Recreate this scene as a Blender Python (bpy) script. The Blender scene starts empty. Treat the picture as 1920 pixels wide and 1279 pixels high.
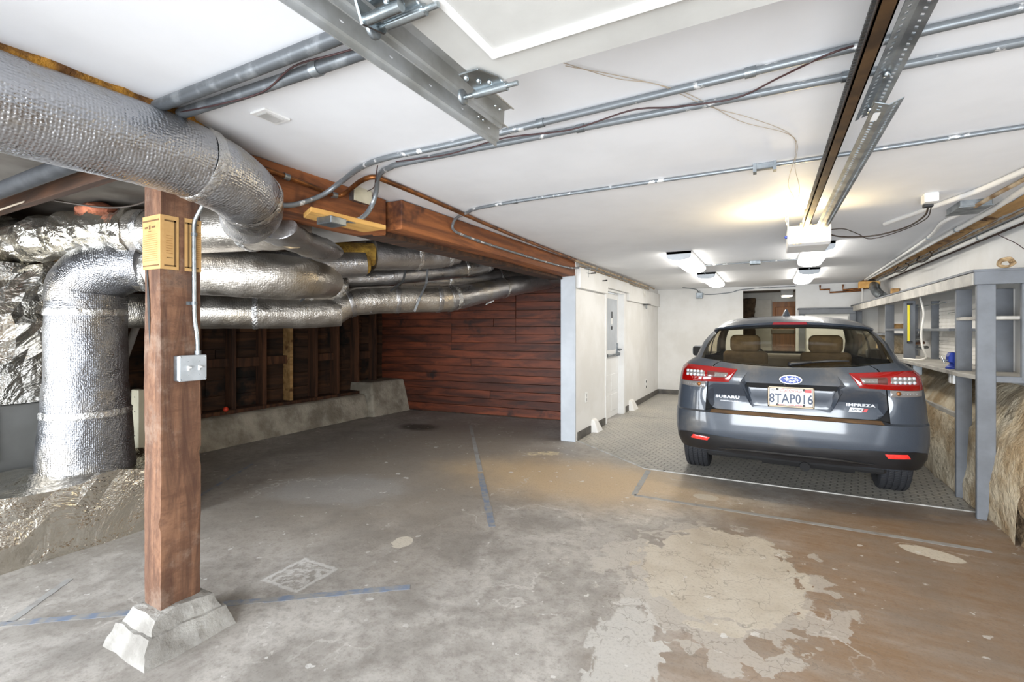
import bpy, bmesh, math, random
from mathutils import Vector, Matrix, noise, geometry
R = random.Random(7)
PI = math.pi
sc = bpy.context.scene
COL = sc.collection

# ---------------------------------------------------------------- camera, world, daylight, exposure
cam_d = bpy.data.cameras.new('camera'); cam = bpy.data.objects.new('camera', cam_d); COL.objects.link(cam)
cam.location = (0, 0, 1.38); cam.rotation_euler = (PI/2, 0, math.radians(28.26))
cam_d.sensor_fit = 'HORIZONTAL'; cam_d.sensor_width = 36.0; cam_d.lens = 893.0/1920*36
cam_d.shift_y = -21.5/1920; cam_d.clip_start = .02
sc.camera = cam
w = bpy.data.worlds.new('world'); sc.world = w; w.use_nodes = True
w.node_tree.nodes['Background'].inputs[0].default_value = (.86, .93, 1, 1)
w.node_tree.nodes['Background'].inputs[1].default_value = 2.2
def area(name, loc, rot, sx, sy, power, color):
    l = bpy.data.lights.new(name, 'AREA'); l.shape = 'RECTANGLE'; l.size = sx; l.size_y = sy
    l.energy = power; l.color = color
    o = bpy.data.objects.new(name, l); COL.objects.link(o); o.location = loc; o.rotation_euler = rot
    return o
area('daylight_garage_door', (.2, -1.62, 1.0), (math.radians(88), 0, 0), 2.3, 1.9, 82, (.9, .95, 1)).data.spread = math.radians(122)
area('daylight_second_door', (-3.9, -1.62, 1.0), (math.radians(88), 0, 0), 2.6, 1.9, 72, (.9, .95, 1)).data.spread = math.radians(122)
sc.view_settings.view_transform = 'Standard'; sc.view_settings.look = 'None'
sc.view_settings.gamma = 1; sc.view_settings.use_curve_mapping = False
sc.view_settings.exposure = 1.0

# ---------------------------------------------------------------- materials
def lin(c):
    def g(v):
        v /= 255.0
        return v/12.92 if v <= .04045 else ((v+.055)/1.055)**2.4
    return (g(c[0]), g(c[1]), g(c[2]), 1)
class NT:
    def __init__(s, name):
        s.m = bpy.data.materials.new(name); s.m.use_nodes = True
        s.t = s.m.node_tree; s.b = s.t.nodes['Principled BSDF']; s.out = s.t.nodes['Material Output']
    def n(s, typ, **kw):
        nd = s.t.nodes.new('ShaderNode'+typ)
        for k, v in kw.items(): setattr(nd, k, v)
        return nd
    def l(s, a, b): s.t.links.new(a, b)
    def val(s, sock, v):
        if hasattr(v, 'is_output') or isinstance(v, bpy.types.NodeSocket): s.l(v, sock)
        else: sock.default_value = v
    def coord(s, kind='Object'):
        return s.n('TexCoord').outputs[kind]
    def mapping(s, vec, scale=(1,1,1), loc=(0,0,0), rot=(0,0,0), typ='POINT'):
        m = s.n('Mapping', vector_type=typ); s.l(vec, m.inputs[0])
        m.inputs['Location'].default_value = loc; m.inputs['Rotation'].default_value = rot; m.inputs['Scale'].default_value = scale
        return m.outputs[0]
    def noise(s, vec, scale, detail=3, rough=.5, dist=0):
        nd = s.n('TexNoise'); s.l(vec, nd.inputs['Vector']); nd.inputs['Scale'].default_value = scale
        nd.inputs['Detail'].default_value = detail; nd.inputs['Roughness'].default_value = rough; nd.inputs['Distortion'].default_value = dist
        return nd.outputs['Fac']
    def vor(s, vec, scale, feat='F1', rand=1):
        nd = s.n('TexVoronoi', feature=feat); s.l(vec, nd.inputs['Vector']); nd.inputs['Scale'].default_value = scale
        nd.inputs['Randomness'].default_value = rand
        return nd.outputs['Distance']
    def math(s, op, a, b=0.0, clamp=False):
        nd = s.n('Math', operation=op, use_clamp=clamp); s.val(nd.inputs[0], a); s.val(nd.inputs[1], b)
        return nd.outputs[0]
    def ss(s, v, a, b, lo=0.0, hi=1.0):
        nd = s.n('MapRange', interpolation_type='SMOOTHSTEP'); s.val(nd.inputs[0], v)
        nd.inputs[1].default_value = a; nd.inputs[2].default_value = b; nd.inputs[3].default_value = lo; nd.inputs[4].default_value = hi
        return nd.outputs[0]
    def mix(s, f, a, b):
        nd = s.n('MixRGB'); s.val(nd.inputs[0], f); s.val(nd.inputs[1], a); s.val(nd.inputs[2], b)
        return nd.outputs[0]
    def bump(s, h, strength=.3, dist=.01, prev=None):
        nd = s.n('Bump'); s.l(h, nd.inputs['Height']); nd.inputs['Strength'].default_value = strength; nd.inputs['Distance'].default_value = dist
        if prev is not None: s.l(prev, nd.inputs['Normal'])
        return nd.outputs[0]
    def fin(s, col=None, rough=None, metal=None, normal=None, **kw):
        for k, v in (('Base Color', col), ('Roughness', rough), ('Metallic', metal)):
            if v is not None: s.val(s.b.inputs[k], v)
        if normal is not None: s.l(normal, s.b.inputs['Normal'])
        for k, v in kw.items(): s.val(s.b.inputs[k.replace('_', ' ')], v)
        return s.m
def pm(name, c1, c2=None, scale=6, rough=.6, metal=0, bump=0, bscale=60, stretch=(1,1,1), lo=.35, hi=.65, coat=0, rvar=0, dist=.004):
    t = NT(name); co = t.mapping(t.coord(), scale=stretch)
    col = lin(c1)
    if c2 is not None:
        f = t.ss(t.noise(co, scale, 5, .6), lo, hi); col = t.mix(f, lin(c1), lin(c2))
    nrm = t.bump(t.noise(co, bscale, 4, .6), bump, dist) if bump else None
    rg = rough
    if rvar: rg = t.ss(t.noise(co, scale*1.7, 4), .3, .7, rough-rvar, rough+rvar)
    return t.fin(col, rg, metal, nrm, Coat_Weight=coat)
def wood(name, dark, light, axis=1, k=1.0, rough=.75, var=.35, bump=.35, ring=7, stain=None):
    t = NT(name); co = t.coord(); sc_ = [14*k, 14*k, 14*k]; sc_[axis] = 1.1*k
    rnd = t.n('ObjectInfo').outputs['Random']
    add = t.n('VectorMath', operation='ADD'); t.l(co, add.inputs[0])
    comb = t.n('CombineXYZ'); v = t.math('MULTIPLY', rnd, 37.0)
    for i in range(3): t.l(v, comb.inputs[i])
    t.l(comb.outputs[0], add.inputs[1])
    v2 = add.outputs[0]
    mp = t.mapping(v2, scale=sc_)
    g = t.noise(mp, 1.0, 6, .65, .6)
    big = t.noise(v2, 1.3, 3, .5)
    c = t.mix(t.ss(g, .3, .72), lin(dark), lin(light))
    m1 = t.math('MULTIPLY', t.math('SUBTRACT', rnd, .5), var)
    m2 = t.math('MULTIPLY', t.math('SUBTRACT', big, .5), var*1.6)
    f = t.math('ADD', t.math('ADD', m1, m2), 1.0)
    hs = t.n('HueSaturation'); t.l(f, hs.inputs['Value']); t.l(c, hs.inputs['Color'])
    c = hs.outputs[0]
    if stain:
        st = t.ss(t.noise(t.coord(), stain[1], 4, .6), stain[2], stain[2]+.12); c = t.mix(st, c, lin(stain[0]))
    return t.fin(c, rough, 0, t.bump(g, bump, .004))
def foil(name, tint=(214,214,216), bub=70.0, strength=.5, rough=.3, uv=True, wr=3.0, wstr=.35, stretch=(1,1,1), dirty=1.0):
    t = NT(name); co = t.coord('UV') if uv else t.coord()
    mp = t.mapping(co, scale=stretch)
    ns = t.noise(t.coord(), wr, 5, .65, .5)
    n1 = t.bump(ns, wstr, .05)
    h = t.vor(mp, bub, 'SMOOTH_F1', .35)
    n2 = t.bump(h, strength, .006, n1)
    n3 = t.bump(t.noise(t.coord(), 26, 3, .6), .25, .01, n2)
    dirt = t.ss(t.noise(t.coord(), 2.4, 5, .65), .5, .72, 0, dirty)
    col = t.mix(dirt, lin(tint), lin((168,158,142)))
    rg = t.ss(t.noise(t.coord(), 9, 4), .3, .7, rough-.07, rough+.12)
    return t.fin(col, rg, .96, n3)
M = {}
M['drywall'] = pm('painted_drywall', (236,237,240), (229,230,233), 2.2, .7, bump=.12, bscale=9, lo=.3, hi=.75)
M['white_wall'] = pm('white_wall_paint', (230,229,227), (220,218,214), 1.6, .6, bump=.1, bscale=14)
M['post_white'] = pm('pale_blue_paint', (188,193,199), (176,181,187), 3, .6, bump=.1)
M['door_white'] = pm('white_door_paint', (232,232,231), (224,223,221), 3, .4, bump=.05)
M['garage_door'] = pm('off_white_door_paint', (192,191,187), (180,179,175), 2.2, .5, bump=.1, bscale=30)
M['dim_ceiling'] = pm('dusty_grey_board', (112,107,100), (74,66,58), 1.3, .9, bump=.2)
M['bay_white'] = pm('dusty_white_panel', (196,195,194), (168,166,163), 3, .55)
M['base_dark'] = pm('dark_rubber_base', (78,76,73), (105,101,95), 8, .6, bump=.2)
M['galv'] = pm('galvanised_steel', (160,166,170), (120,126,130), 9, .38, .85, bump=.1, bscale=30, rvar=.08)
M['galv_worn'] = pm('paint_spotted_conduit', (128,133,137), (226,226,226), 13, .42, .55, lo=.58, hi=.64, bump=.1)
M['pipe_dark'] = pm('dark_iron_pipe', (104,108,112), (146,150,153), 10, .45, .5, lo=.5, hi=.72)
M['track'] = pm('zinc_track_steel', (184,186,187), (154,154,150), 5, .4, .5, rvar=.06)
M['zinc'] = pm('bright_zinc', (188,196,200), (150,158,162), 12, .25, .95)
M['steel_dark'] = pm('dark_strap_steel', (92,92,92), (66,64,62), 9, .5, .7)
M['copper'] = pm('aged_copper', (150,96,52), (92,58,34), 11, .42, .75)
M['copper_paint'] = pm('worn_tan_pipe', (186,170,146), (132,104,72), 9, .6, .1, bump=.2)
M['beam'] = wood('reddish_old_beam', (84,46,26), (158,96,52), 1, .8, .7, .3, .4, stain=((58,30,20), 2.2, .6))
M['joist'] = wood('dark_joist_wood', (40,26,17), (92,60,38), 0, 1, .85)
def post_mat():
    t = NT('rough_sawn_post'); co = t.coord()
    g = t.noise(t.mapping(co, (16, 16, 1.6)), 1.0, 6, .68, .8)
    saw = t.noise(t.mapping(co, (40, 9, 22), rot=(math.radians(38), 0, 0)), 1.0, 4, .7)
    c = t.mix(t.ss(g, .3, .72), lin((74,49,36)), lin((134,97,72)))
    c = t.mix(t.math('MULTIPLY', t.ss(saw, .42, .66), .55), c, lin((84,54,38)))
    c = t.mix(t.math('MULTIPLY', t.ss(t.noise(co, 3.0, 6, .7), .5, .66), .6), c, lin((146,126,110)))
    c = t.mix(t.math('MULTIPLY', t.ss(t.noise(co, 6.0, 5, .7), .6, .72), .6), c, lin((62,36,26)))
    h = t.math('ADD', t.math('MULTIPLY', g, .6), saw)
    return t.fin(c, .85, 0, t.bump(h, .8, .006))
M['post'] = post_mat()
M['plank'] = wood('red_brown_plank', (56,25,13), (120,58,31), 0, .7, .62, .6, .4, stain=((30,17,12), 1.9, .6))
M['plank_dark'] = wood('dark_sheathing', (34,22,15), (88,58,36), 1, .8, .85, .6, .5, stain=((18,13,10), 2.0, .52))
M['stud'] = wood('brown_stud', (44,27,17), (100,64,40), 2, 1, .85, .45, .4)
M['fresh_wood'] = wood('yellow_lumber', (196,146,76), (228,182,106), 1, .8, .6, .08, .2)
M['brown_door'] = wood('brown_varnish', (110,66,26), (160,102,48), 2, .8, .5, .1, .2)
M['tan_wood'] = wood('tan_bare_wood', (150,112,64), (206,164,108), 1, .8, .75, .3, .4, stain=((98,66,36), 5, .52))
M['grey_paint'] = pm('grey_shelf_paint', (114,118,124), (100,103,108), 4, .55, bump=.15, bscale=40)
M['bench'] = pm('worn_bench_paint', (190,186,178), (160,156,150), 5, .6, bump=.15)
M['slat'] = pm('white_slat_paint', (236,234,230), (224,221,216), 5, .5)
M['curb'] = pm('old_concrete_curb', (184,176,160), (136,128,114), 3.2, .95, bump=.7, bscale=22, dist=.02)
M['pier'] = pm('pier_concrete', (164,161,155), (130,126,120), 4.5, .95, bump=.6, bscale=30, dist=.015)
M['found'] = pm('tan_foundation', (214,202,178), (160,138,106), 2.8, .95, bump=.9, bscale=18, dist=.04)
M['rock'] = pm('brown_rough_rock', (150,122,92), (104,80,56), 6, .95, bump=1.0, bscale=24, dist=.03)
M['foil'] = foil('bubble_foil', (180,181,185), bub=92, strength=.8, rough=.3, wr=2.2, wstr=.35)
M['foil_fine'] = foil('fine_ribbed_foil', (172,170,170), bub=80, strength=.4, rough=.34, stretch=(1,2.2,1))
M['foil_warm'] = foil('warm_foil', (184,178,170), bub=80, strength=.45, rough=.36)
M['foil_flat'] = foil('crinkled_foil', (216,212,202), bub=5, strength=.15, rough=.14, uv=False, wr=3.2, wstr=.8, dirty=.35)
M['foil_upright'] = foil('quilted_foil', (138,139,143), bub=88, strength=.8, rough=.32, wr=2.2, wstr=.4, dirty=.7)
M['foil_tape'] = foil('foil_tape', (210,210,210), bub=14, strength=.25, rough=.24, uv=False, wr=14, wstr=.6)
M['spray_foam'] = pm('yellow_foam', (176,124,38), (96,60,20), 14, .8, bump=.8, bscale=40, dist=.02)
M['fiberglass'] = pm('yellow_fibreglass', (172,136,52), (110,82,30), 10, .95, bump=.7, bscale=60, dist=.01)
M['pink_wool'] = pm('orange_insulation', (196,120,88), (140,82,60), 9, .95, bump=.7, bscale=60, dist=.01)
M['beige_metal'] = pm('beige_cabinet_enamel', (206,200,178), (188,182,160), 4, .4)
M['grey_enamel'] = pm('grey_cabinet_enamel', (110,110,108), (98,98,95), 2, .45)
M['black_hose'] = pm('black_rubber', (38,40,44), (58,60,64), 8, .6)
M['cable_dark'] = pm('dark_cable', (54,44,36), None, rough=.5)
M['wire_tan'] = pm('tan_wire', (172,158,140), None, rough=.5)
M['wire_dark'] = pm('maroon_wire', (62,38,38), None, rough=.5)
M['wire_white'] = pm('white_wire', (220,216,208), None, rough=.5)
M['switch_grey'] = pm('cast_switch_box', (184,189,193), (168,173,177), 14, .45, .15, bump=.12)
M['white_plastic'] = pm('white_plastic', (232,232,230), None, rough=.35)
M['paper'] = pm('amber_old_paper', (198,158,102), (178,136,80), 5, .6)
M['ink'] = pm('faded_print', (104,76,40), None, rough=.7)
M['ink_lt'] = pm('faint_print', (164,122,70), None, rough=.7)
M['tape'] = pm('blue_floor_tape', (122,134,154), (152,150,147), 13, .6, lo=.38, hi=.6)
M['tape_grey'] = pm('worn_grey_tape', (160,160,159), (136,130,124), 7, .6, lo=.45, hi=.7)
M['mat_edge'] = pm('pale_mat_edge', (178,176,171), (150,147,140), 8, .5)
M['blue'] = pm('blue_enamel', (36,62,160), (30,50,130), 8, .35)
M['red_toy'] = pm('orange_red_plastic', (226,70,44), None, rough=.4)
M['rail_brown'] = pm('stained_rail_steel', (92,68,42), (58,42,28), 7, .5, .3)
M['yellow'] = pm('yellow_bar', (232,214,30), None, rough=.4)
M['black'] = pm('black_plastic', (24,24,26), (34,34,36), 10, .45)
M['coil'] = pm('tan_cord_coil', (186,160,122), (140,112,78), 20, .8, bump=.4)
M['rock_dark'] = pm('dark_rubble', (82,66,50), (42,34,26), 7, .95, bump=.8, bscale=20, dist=.03)
M['grey_panel'] = pm('grey_panel_paint', (200,199,194), (188,186,180), 3, .6)
def emis(name, col, s):
    t = NT(name); t.fin(lin((240,240,240)), .4)
    t.b.inputs['Emission Color'].default_value = lin(col); t.b.inputs['Emission Strength'].default_value = s
    return t.m
M['tube_light'] = emis('lit_diffuser', (255,250,240), 9)
M['passage_fill'] = emis('added_passage_glow', (255,240,215), 14.0)
M['bulb'] = emis('lit_bulb_cover', (255,220,150), 7.0)

# ---------------------------------------------------------------- mesh builder
class MB:
    def __init__(s): s.v = []; s.f = []; s.sm = []; s.uv = []
    def add(s, vs, fs, smooth=False, uv=None):
        o = len(s.v); s.v += [tuple(p) for p in vs]; s.uv += list(uv) if uv else [(0, 0)]*len(vs)
        for f in fs: s.f.append(tuple(i+o for i in f)); s.sm.append(smooth)
        return s
    def box(s, x0, x1, y0, y1, z0, z1):
        vs = [(x, y, z) for z in (z0, z1) for y in (y0, y1) for x in (x0, x1)]
        return s.add(vs, [(0,2,3,1), (4,5,7,6), (0,1,5,4), (2,6,7,3), (0,4,6,2), (1,3,7,5)])
    def ext(s, poly, vec, smooth=False):
        n = len(poly); p = [Vector(q) for q in poly]; vec = Vector(vec)
        vs = p+[q+vec for q in p]
        fs = [tuple(range(n))[::-1], tuple(range(n, 2*n))]+[(i, (i+1) % n, n+(i+1) % n, n+i) for i in range(n)]
        return s.add(vs, fs, smooth)
    def prism(s, poly, z0, z1): return s.ext([(x, y, z0) for x, y in poly], (0, 0, z1-z0))
    def bar(s, a, b, wd, ht, up=(0, 0, 1)):
        a = Vector(a); b = Vector(b); d = (b-a).normalized(); u = Vector(up)
        if abs(d.dot(u)) > .99: u = Vector((0, 1, 0))
        r = d.cross(u).normalized(); u = r.cross(d)
        q = [a+r*i*wd/2+u*j*ht/2 for i, j in ((-1,-1), (1,-1), (1,1), (-1,1))]
        return s.ext(q, b-a)
    def tube(s, pts, r, seg=10, cap=True, flat=None):
        P = [Vector(p) for p in pts]; n = len(P)
        rs = list(r) if isinstance(r, (list, tuple)) else [r]*n
        T = []
        for i in range(n):
            d = P[min(i+1, n-1)]-P[max(i-1, 0)]; T.append(d.normalized() if d.length > 1e-9 else Vector((0, 0, 1)))
        u = Vector((0, 0, 1)) if abs(T[0].z) < .9 else Vector((1, 0, 0))
        u = (u-T[0]*u.dot(T[0])).normalized()
        vs = []; uv = []; L = 0
        for i in range(n):
            if i: L += (P[i]-P[i-1]).length
            u = (u-T[i]*u.dot(T[i])).normalized(); w_ = T[i].cross(u)
            for k in range(seg+1):
                a = 2*PI*k/seg; rr = rs[i]
                vs.append(P[i]+(u*math.cos(a)*(flat or 1)+w_*math.sin(a))*rr); uv.append((a*max(rs), L))
        m = seg+1; fs = []
        for i in range(n-1):
            for k in range(seg):
                a = i*m+k; fs.append((a, a+1, a+m+1, a+m))
        s.add(vs, fs, True, uv)
        if cap:
            s.add([vs[k] for k in range(seg)], [tuple(range(seg))[::-1]])
            s.add([vs[(n-1)*m+k] for k in range(seg)], [tuple(range(seg))])
        return s
    def lathe(s, prof, c, axis=(0, 0, 1), seg=24, smooth=True, arc=1.0):
        ax = Vector(axis).normalized(); c = Vector(c)
        u = Vector((0, 0, 1)) if abs(ax.z) < .9 else Vector((1, 0, 0)); u = (u-ax*u.dot(ax)).normalized(); v = ax.cross(u)
        vs = []; uv = []; L = 0
        for j, (r, h) in enumerate(prof):
            if j: L += math.hypot(r-prof[j-1][0], h-prof[j-1][1])
            for k in range(seg+1):
                a = 2*PI*k/seg*arc; vs.append(c+ax*h+(u*math.cos(a)+v*math.sin(a))*r); uv.append((a*.3, L))
        m = seg+1; fs = [(j*m+k, j*m+k+1, (j+1)*m+k+1, (j+1)*m+k) for j in range(len(prof)-1) for k in range(seg)]
        return s.add(vs, fs, smooth, uv)
    def grid(s, fn, nu, nv, smooth=True, flip=False, keep=None):
        vs = [fn(i, j) for i in range(nu) for j in range(nv)]; fs = []
        for i in range(nu-1):
            for j in range(nv-1):
                if keep and not keep(i, j): continue
                q = (i*nv+j, (i+1)*nv+j, (i+1)*nv+j+1, i*nv+j+1); fs.append(q[::-1] if flip else q)
        return s.add(vs, fs, smooth)
    def ball(s, c, rx, ry=None, rz=None, seg=14, rings=8):
        ry = ry or rx; rz = rz or rx
        def fn(i, j):
            a = PI*i/rings; b = 2*PI*j/seg
            return (c[0]+rx*math.sin(a)*math.cos(b), c[1]+ry*math.sin(a)*math.sin(b), c[2]+rz*math.cos(a))
        return s.grid(fn, rings+1, seg+1, True)
def cr(pts, n=6):
    P = [Vector(p) for p in pts]; P = [P[0]*2-P[1]]+P+[P[-1]*2-P[-2]]; out = []
    for i in range(1, len(P)-2):
        for k in range(n):
            t = k/n; a, b, c, d = P[i-1:i+3]
            out.append(.5*((2*b)+(c-a)*t+(2*a-5*b+4*c-d)*t*t+(3*b-a-3*c+d)*t**3))
    out.append(P[-2]); return out
WL = {}
def tag(o, label=None, cat=None, group=None, kind=None):
    if label: o['label'] = label
    if cat: o['category'] = cat
    if group: o['group'] = group
    if kind: o['kind'] = kind
    return o
def obj(name, mb, mat, parent=None, bevel=0, seg=1, label=None, auto=None, weld=False):
    me = bpy.data.meshes.new(name); off = WL.get(parent.name, Vector()) if parent else Vector()
    me.from_pydata([tuple(Vector(p)-off) for p in mb.v], [], mb.f); me.update()
    me.polygons.foreach_set('use_smooth', mb.sm)
    ul = me.uv_layers.new(name='uv')
    lv = [0]*len(me.loops); me.loops.foreach_get('vertex_index', lv)
    ul.data.foreach_set('uv', [c for i in lv for c in mb.uv[i]])
    if weld or auto:
        bm = bmesh.new(); bm.from_mesh(me)
        if weld: bmesh.ops.remove_doubles(bm, verts=bm.verts, dist=weld)
        bm.to_mesh(me); bm.free()
        if auto: me.set_sharp_from_angle(angle=math.radians(auto))
    for m in (mat if isinstance(mat, (list, tuple)) else [mat]): me.materials.append(m)
    o = bpy.data.objects.new(name, me); COL.objects.link(o)
    if parent: o.parent = parent
    WL[o.name] = off
    if bevel:
        b = o.modifiers.new('edge', 'BEVEL'); b.width = bevel; b.segments = seg; b.limit_method = 'ANGLE'
    if label: o['label'] = label
    return o
def thing(name, loc, label, cat, group=None):
    o = bpy.data.objects.new(name, None); COL.objects.link(o); o.location = loc; o.empty_display_size = .1
    WL[o.name] = Vector(loc); return tag(o, label, cat, group)
def struct(name, mb, mat, **kw):
    return tag(obj(name, mb, mat, **kw), kind='structure')
def B(*a): return MB().box(*a)
def copy_tree(o, parent=None):
    c = o.copy(); COL.objects.link(c)
    if parent: c.parent = parent
    WL[c.name] = WL[o.name].copy()
    for ch in list(o.children): copy_tree(ch, c)
    return c
def wob(mb, amp, sc_=6.0, seed=0.0):
    out = []
    for p in mb.v:
        q = Vector(p); d = Vector(noise.noise_vector(q*sc_+Vector((seed,)*3))); out.append(tuple(q+d*amp))
    mb.v = out; return mb
def crinkle_box(x0, x1, y0, y1, z0, z1, step=.05, amp=.02, seed=0, slope=None):
    """box as a shell of small facets, pushed about so the foil creases"""
    bm = bmesh.new(); bmesh.ops.create_cube(bm, size=1)
    for v in bm.verts: v.co = (x0+(v.co.x+.5)*(x1-x0), y0+(v.co.y+.5)*(y1-y0), z0+(v.co.z+.5)*(z1-z0))
    for ax, (a, b) in enumerate(((x0, x1), (y0, y1), (z0, z1))):
        for k in range(1, max(1, int((b-a)/step))):
            no = [0, 0, 0]; no[ax] = 1; co = [0, 0, 0]; co[ax] = a+(b-a)*k/max(1, int((b-a)/step))
            bmesh.ops.bisect_plane(bm, geom=bm.verts[:]+bm.edges[:]+bm.faces[:], plane_co=co, plane_no=no)
    bmesh.ops.triangulate(bm, faces=bm.faces[:])
    m = MB(); rr = random.Random(seed); vs = []
    for v in bm.verts:
        p = Vector(v.co)
        if slope: p = Vector(slope(p))
        d = Vector(noise.noise_vector(p*3.5+Vector((seed,)*3)))*amp*1.6+Vector((rr.uniform(-1, 1), rr.uniform(-1, 1), rr.uniform(-1, 1)))*amp*.45
        if abs(v.co.z-z0) < 1e-4: d.z = max(0, d.z)*.2
        vs.append(tuple(p+d))
    m.add(vs, [[v.index for v in f.verts] for f in bm.faces] if bm.verts.index_update() is None else []); bm.free(); return m
# ---------------------------------------------------------------- floor
def floor_mat():
    t = NT('worn_garage_concrete'); co = t.coord()
    nz = lambda s_, d=5, r=.6, di=0: t.noise(co, s_, d, r, di)
    big = nz(.55, 4); mid = nz(2.2, 6, .65, .4); fine = nz(16, 5, .7); grit = nz(70, 3, .7)
    def blob(cx, cy, rx, ry, rot=0, amp=.5, ns=3.0, e0=.86, e1=1.0, nn=None):
        mp = t.mapping(co, (rx, ry, 1), (cx, cy, 0), (0, 0, rot), 'TEXTURE')
        sep = t.n('SeparateXYZ'); t.l(mp, sep.inputs[0])
        d = t.math('SQRT', t.math('ADD', t.math('MULTIPLY', sep.outputs[0], sep.outputs[0]), t.math('MULTIPLY', sep.outputs[1], sep.outputs[1])))
        n_ = nn if nn is not None else nz(ns, 6, .62)
        d = t.math('ADD', d, t.math('MULTIPLY', t.math('SUBTRACT', n_, .5), amp))
        return t.ss(d, e0, e1, 1, 0)
    c = t.mix(t.ss(mid, .34, .66), lin((148,143,137)), lin((188,183,177)))
    c = t.mix(t.math('MULTIPLY', t.ss(fine, .42, .72), .55), c, lin((124,117,110)))
    # brown oil and water staining, browner toward the parking bay
    br = blob(.9, 3.1, 1.5, 2.3, -.25, 1.2, 1.1, .5, 1.15)
    streak = t.noise(t.mapping(co, (1.2, 7, 1), rot=(0, 0, .3)), 1.6, 5, .65)
    c = t.mix(t.math('MULTIPLY', br, t.math('ADD', t.math('MULTIPLY', t.ss(streak, .2, .7), .35), t.ss(mid, .3, .62, .3, .6))), c, lin((136,108,80)))
    br2 = blob(-3.2, 4.0, 1.7, 2.6, .15, 1.1, 1.0, .4, 1.25)
    c = t.mix(t.math('MULTIPLY', br2, t.ss(mid, .2, .6, .35, .85)), c, lin((140,130,118)))
    c = t.mix(t.math('MULTIPLY', blob(-1.5, 4.2, 1.5, .8, .2, .9, 1.4, .3, 1.2), .8), c, lin((202,176,140)))
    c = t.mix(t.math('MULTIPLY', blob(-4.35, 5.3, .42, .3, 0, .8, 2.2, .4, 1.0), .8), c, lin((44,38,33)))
    c = t.mix(t.math('MULTIPLY', blob(-3.3, 2.9, .8, .5, .4, 1.0, 2.6, .5, 1.0), .5), c, lin((168,166,164)))
    # pale mortar patches with broken edges
    ea = t.n('VectorMath', operation='ADD'); t.l(co, ea.inputs[0]); ev = t.n('TexNoise'); t.l(co, ev.inputs['Vector']); ev.inputs['Scale'].default_value = 9; ev.inputs['Detail'].default_value = 5
    es = t.n('VectorMath', operation='SCALE'); t.l(ev.outputs['Color'], es.inputs[0]); es.inputs['Scale'].default_value = .16; t.l(es.outputs[0], ea.inputs[1])
    ec = t.n('TexVoronoi'); t.l(ea.outputs[0], ec.inputs['Vector']); ec.inputs['Scale'].default_value = 8.5; esep = t.n('SeparateXYZ'); t.l(ec.outputs['Color'], esep.inputs[0])
    en = t.math('ADD', t.math('MULTIPLY', nz(2.6, 8, .68), .6), t.math('MULTIPLY', esep.outputs[0], .4))
    halo = blob(-.27, 2.88, .58, .72, 0, 1.3, 1, .92, .95, en)
    c = t.mix(t.math('MULTIPLY', halo, .7), c, lin((186,180,172)))
    c = t.mix(t.math('MULTIPLY', blob(-.53, 2.0, .16, .5, .15, 1.3, 1, .86, .93, en), .75), c, lin((196,193,188)))
    main = blob(-.24, 2.98, .45, .60, 0, .7, 1, .95, .97, en)
    c = t.mix(main, c, t.mix(t.ss(nz(4), .35, .7), lin((196,188,175)), lin((182,172,157))))
    for a in ((.88, 3.81, .16, .085, -.35), (-.45, 4.21, .1, .075, 0), (-2.09, 2.39, .075, .09, .4)):
        c = t.mix(blob(*a, amp=.5, nn=en, e0=.9, e1=.98), c, lin((204,196,182)))
    gr = t.math('MULTIPLY', blob(-2.2, 4.84, .24, .1, .5, .9, 1, .7, 1.0, en), t.ss(fine, .42, .56)); c = t.mix(gr, c, lin((206,192,160)))
    # square scar of a removed base plate
    mp = t.mapping(co, (1, 1, 1), (-2.32, 1.8, 0), (0, 0, .02), 'TEXTURE'); sep = t.n('SeparateXYZ'); t.l(mp, sep.inputs[0])
    dd = t.math('MAXIMUM', t.math('ABSOLUTE', sep.outputs[0]), t.math('ABSOLUTE', sep.outputs[1]))
    dd = t.math('ADD', dd, t.math('MULTIPLY', t.math('SUBTRACT', nz(26, 4), .5), .05))
    ring = t.math('MULTIPLY', t.ss(dd, .115, .125), t.ss(dd, .135, .15, 1, 0))
    inner = t.math('MULTIPLY', t.ss(dd, .12, .14, 1, 0), t.ss(nz(22, 4), .44, .6))
    c = t.mix(t.math('MULTIPLY', t.math('MAXIMUM', ring, inner), .75), c, lin((206,204,200)))
    # hairline cracks, specks and chips
    warp = t.n('VectorMath', operation='ADD'); t.l(co, warp.inputs[0])
    nv = t.n('TexNoise'); t.l(co, nv.inputs['Vector']); nv.inputs['Scale'].default_value = 3; nv.inputs['Detail'].default_value = 6; t.l(nv.outputs['Color'], warp.inputs[1])
    ck = t.vor(warp.outputs[0], .95, 'DISTANCE_TO_EDGE'); ckm = t.math('MULTIPLY', t.ss(ck, .004, .012, 1, 0), t.ss(nz(1.1, 3), .5, .6))
    c = t.mix(t.math('MULTIPLY', ckm, .5), c, lin((206,202,196)))
    sp = t.math('MULTIPLY', t.ss(nz(13, 3, .5), .665, .69), t.ss(nz(1.5, 2), .42, .55)); c = t.mix(t.math('MULTIPLY', sp, .75), c, lin((214,212,208)))
    ck2 = t.vor(warp.outputs[0], 3.2, 'DISTANCE_TO_EDGE'); ckm2 = t.math('MULTIPLY', t.ss(ck2, .006, .016, 1, 0), blob(-.26, 2.8, .75, .85, 0, .8, 1, .85, 1, en))
    c = t.mix(t.math('MULTIPLY', ckm2, .45), c, lin((112,104,94)))
    c = t.mix(t.math('MULTIPLY', t.ss(grit, .48, .75), .32), c, lin((90,84,78)))
    rg = t.ss(mid, .3, .7, .46, .72)
    h = t.math('ADD', t.math('MULTIPLY', fine, .6), t.math('MULTIPLY', main, .5))
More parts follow.
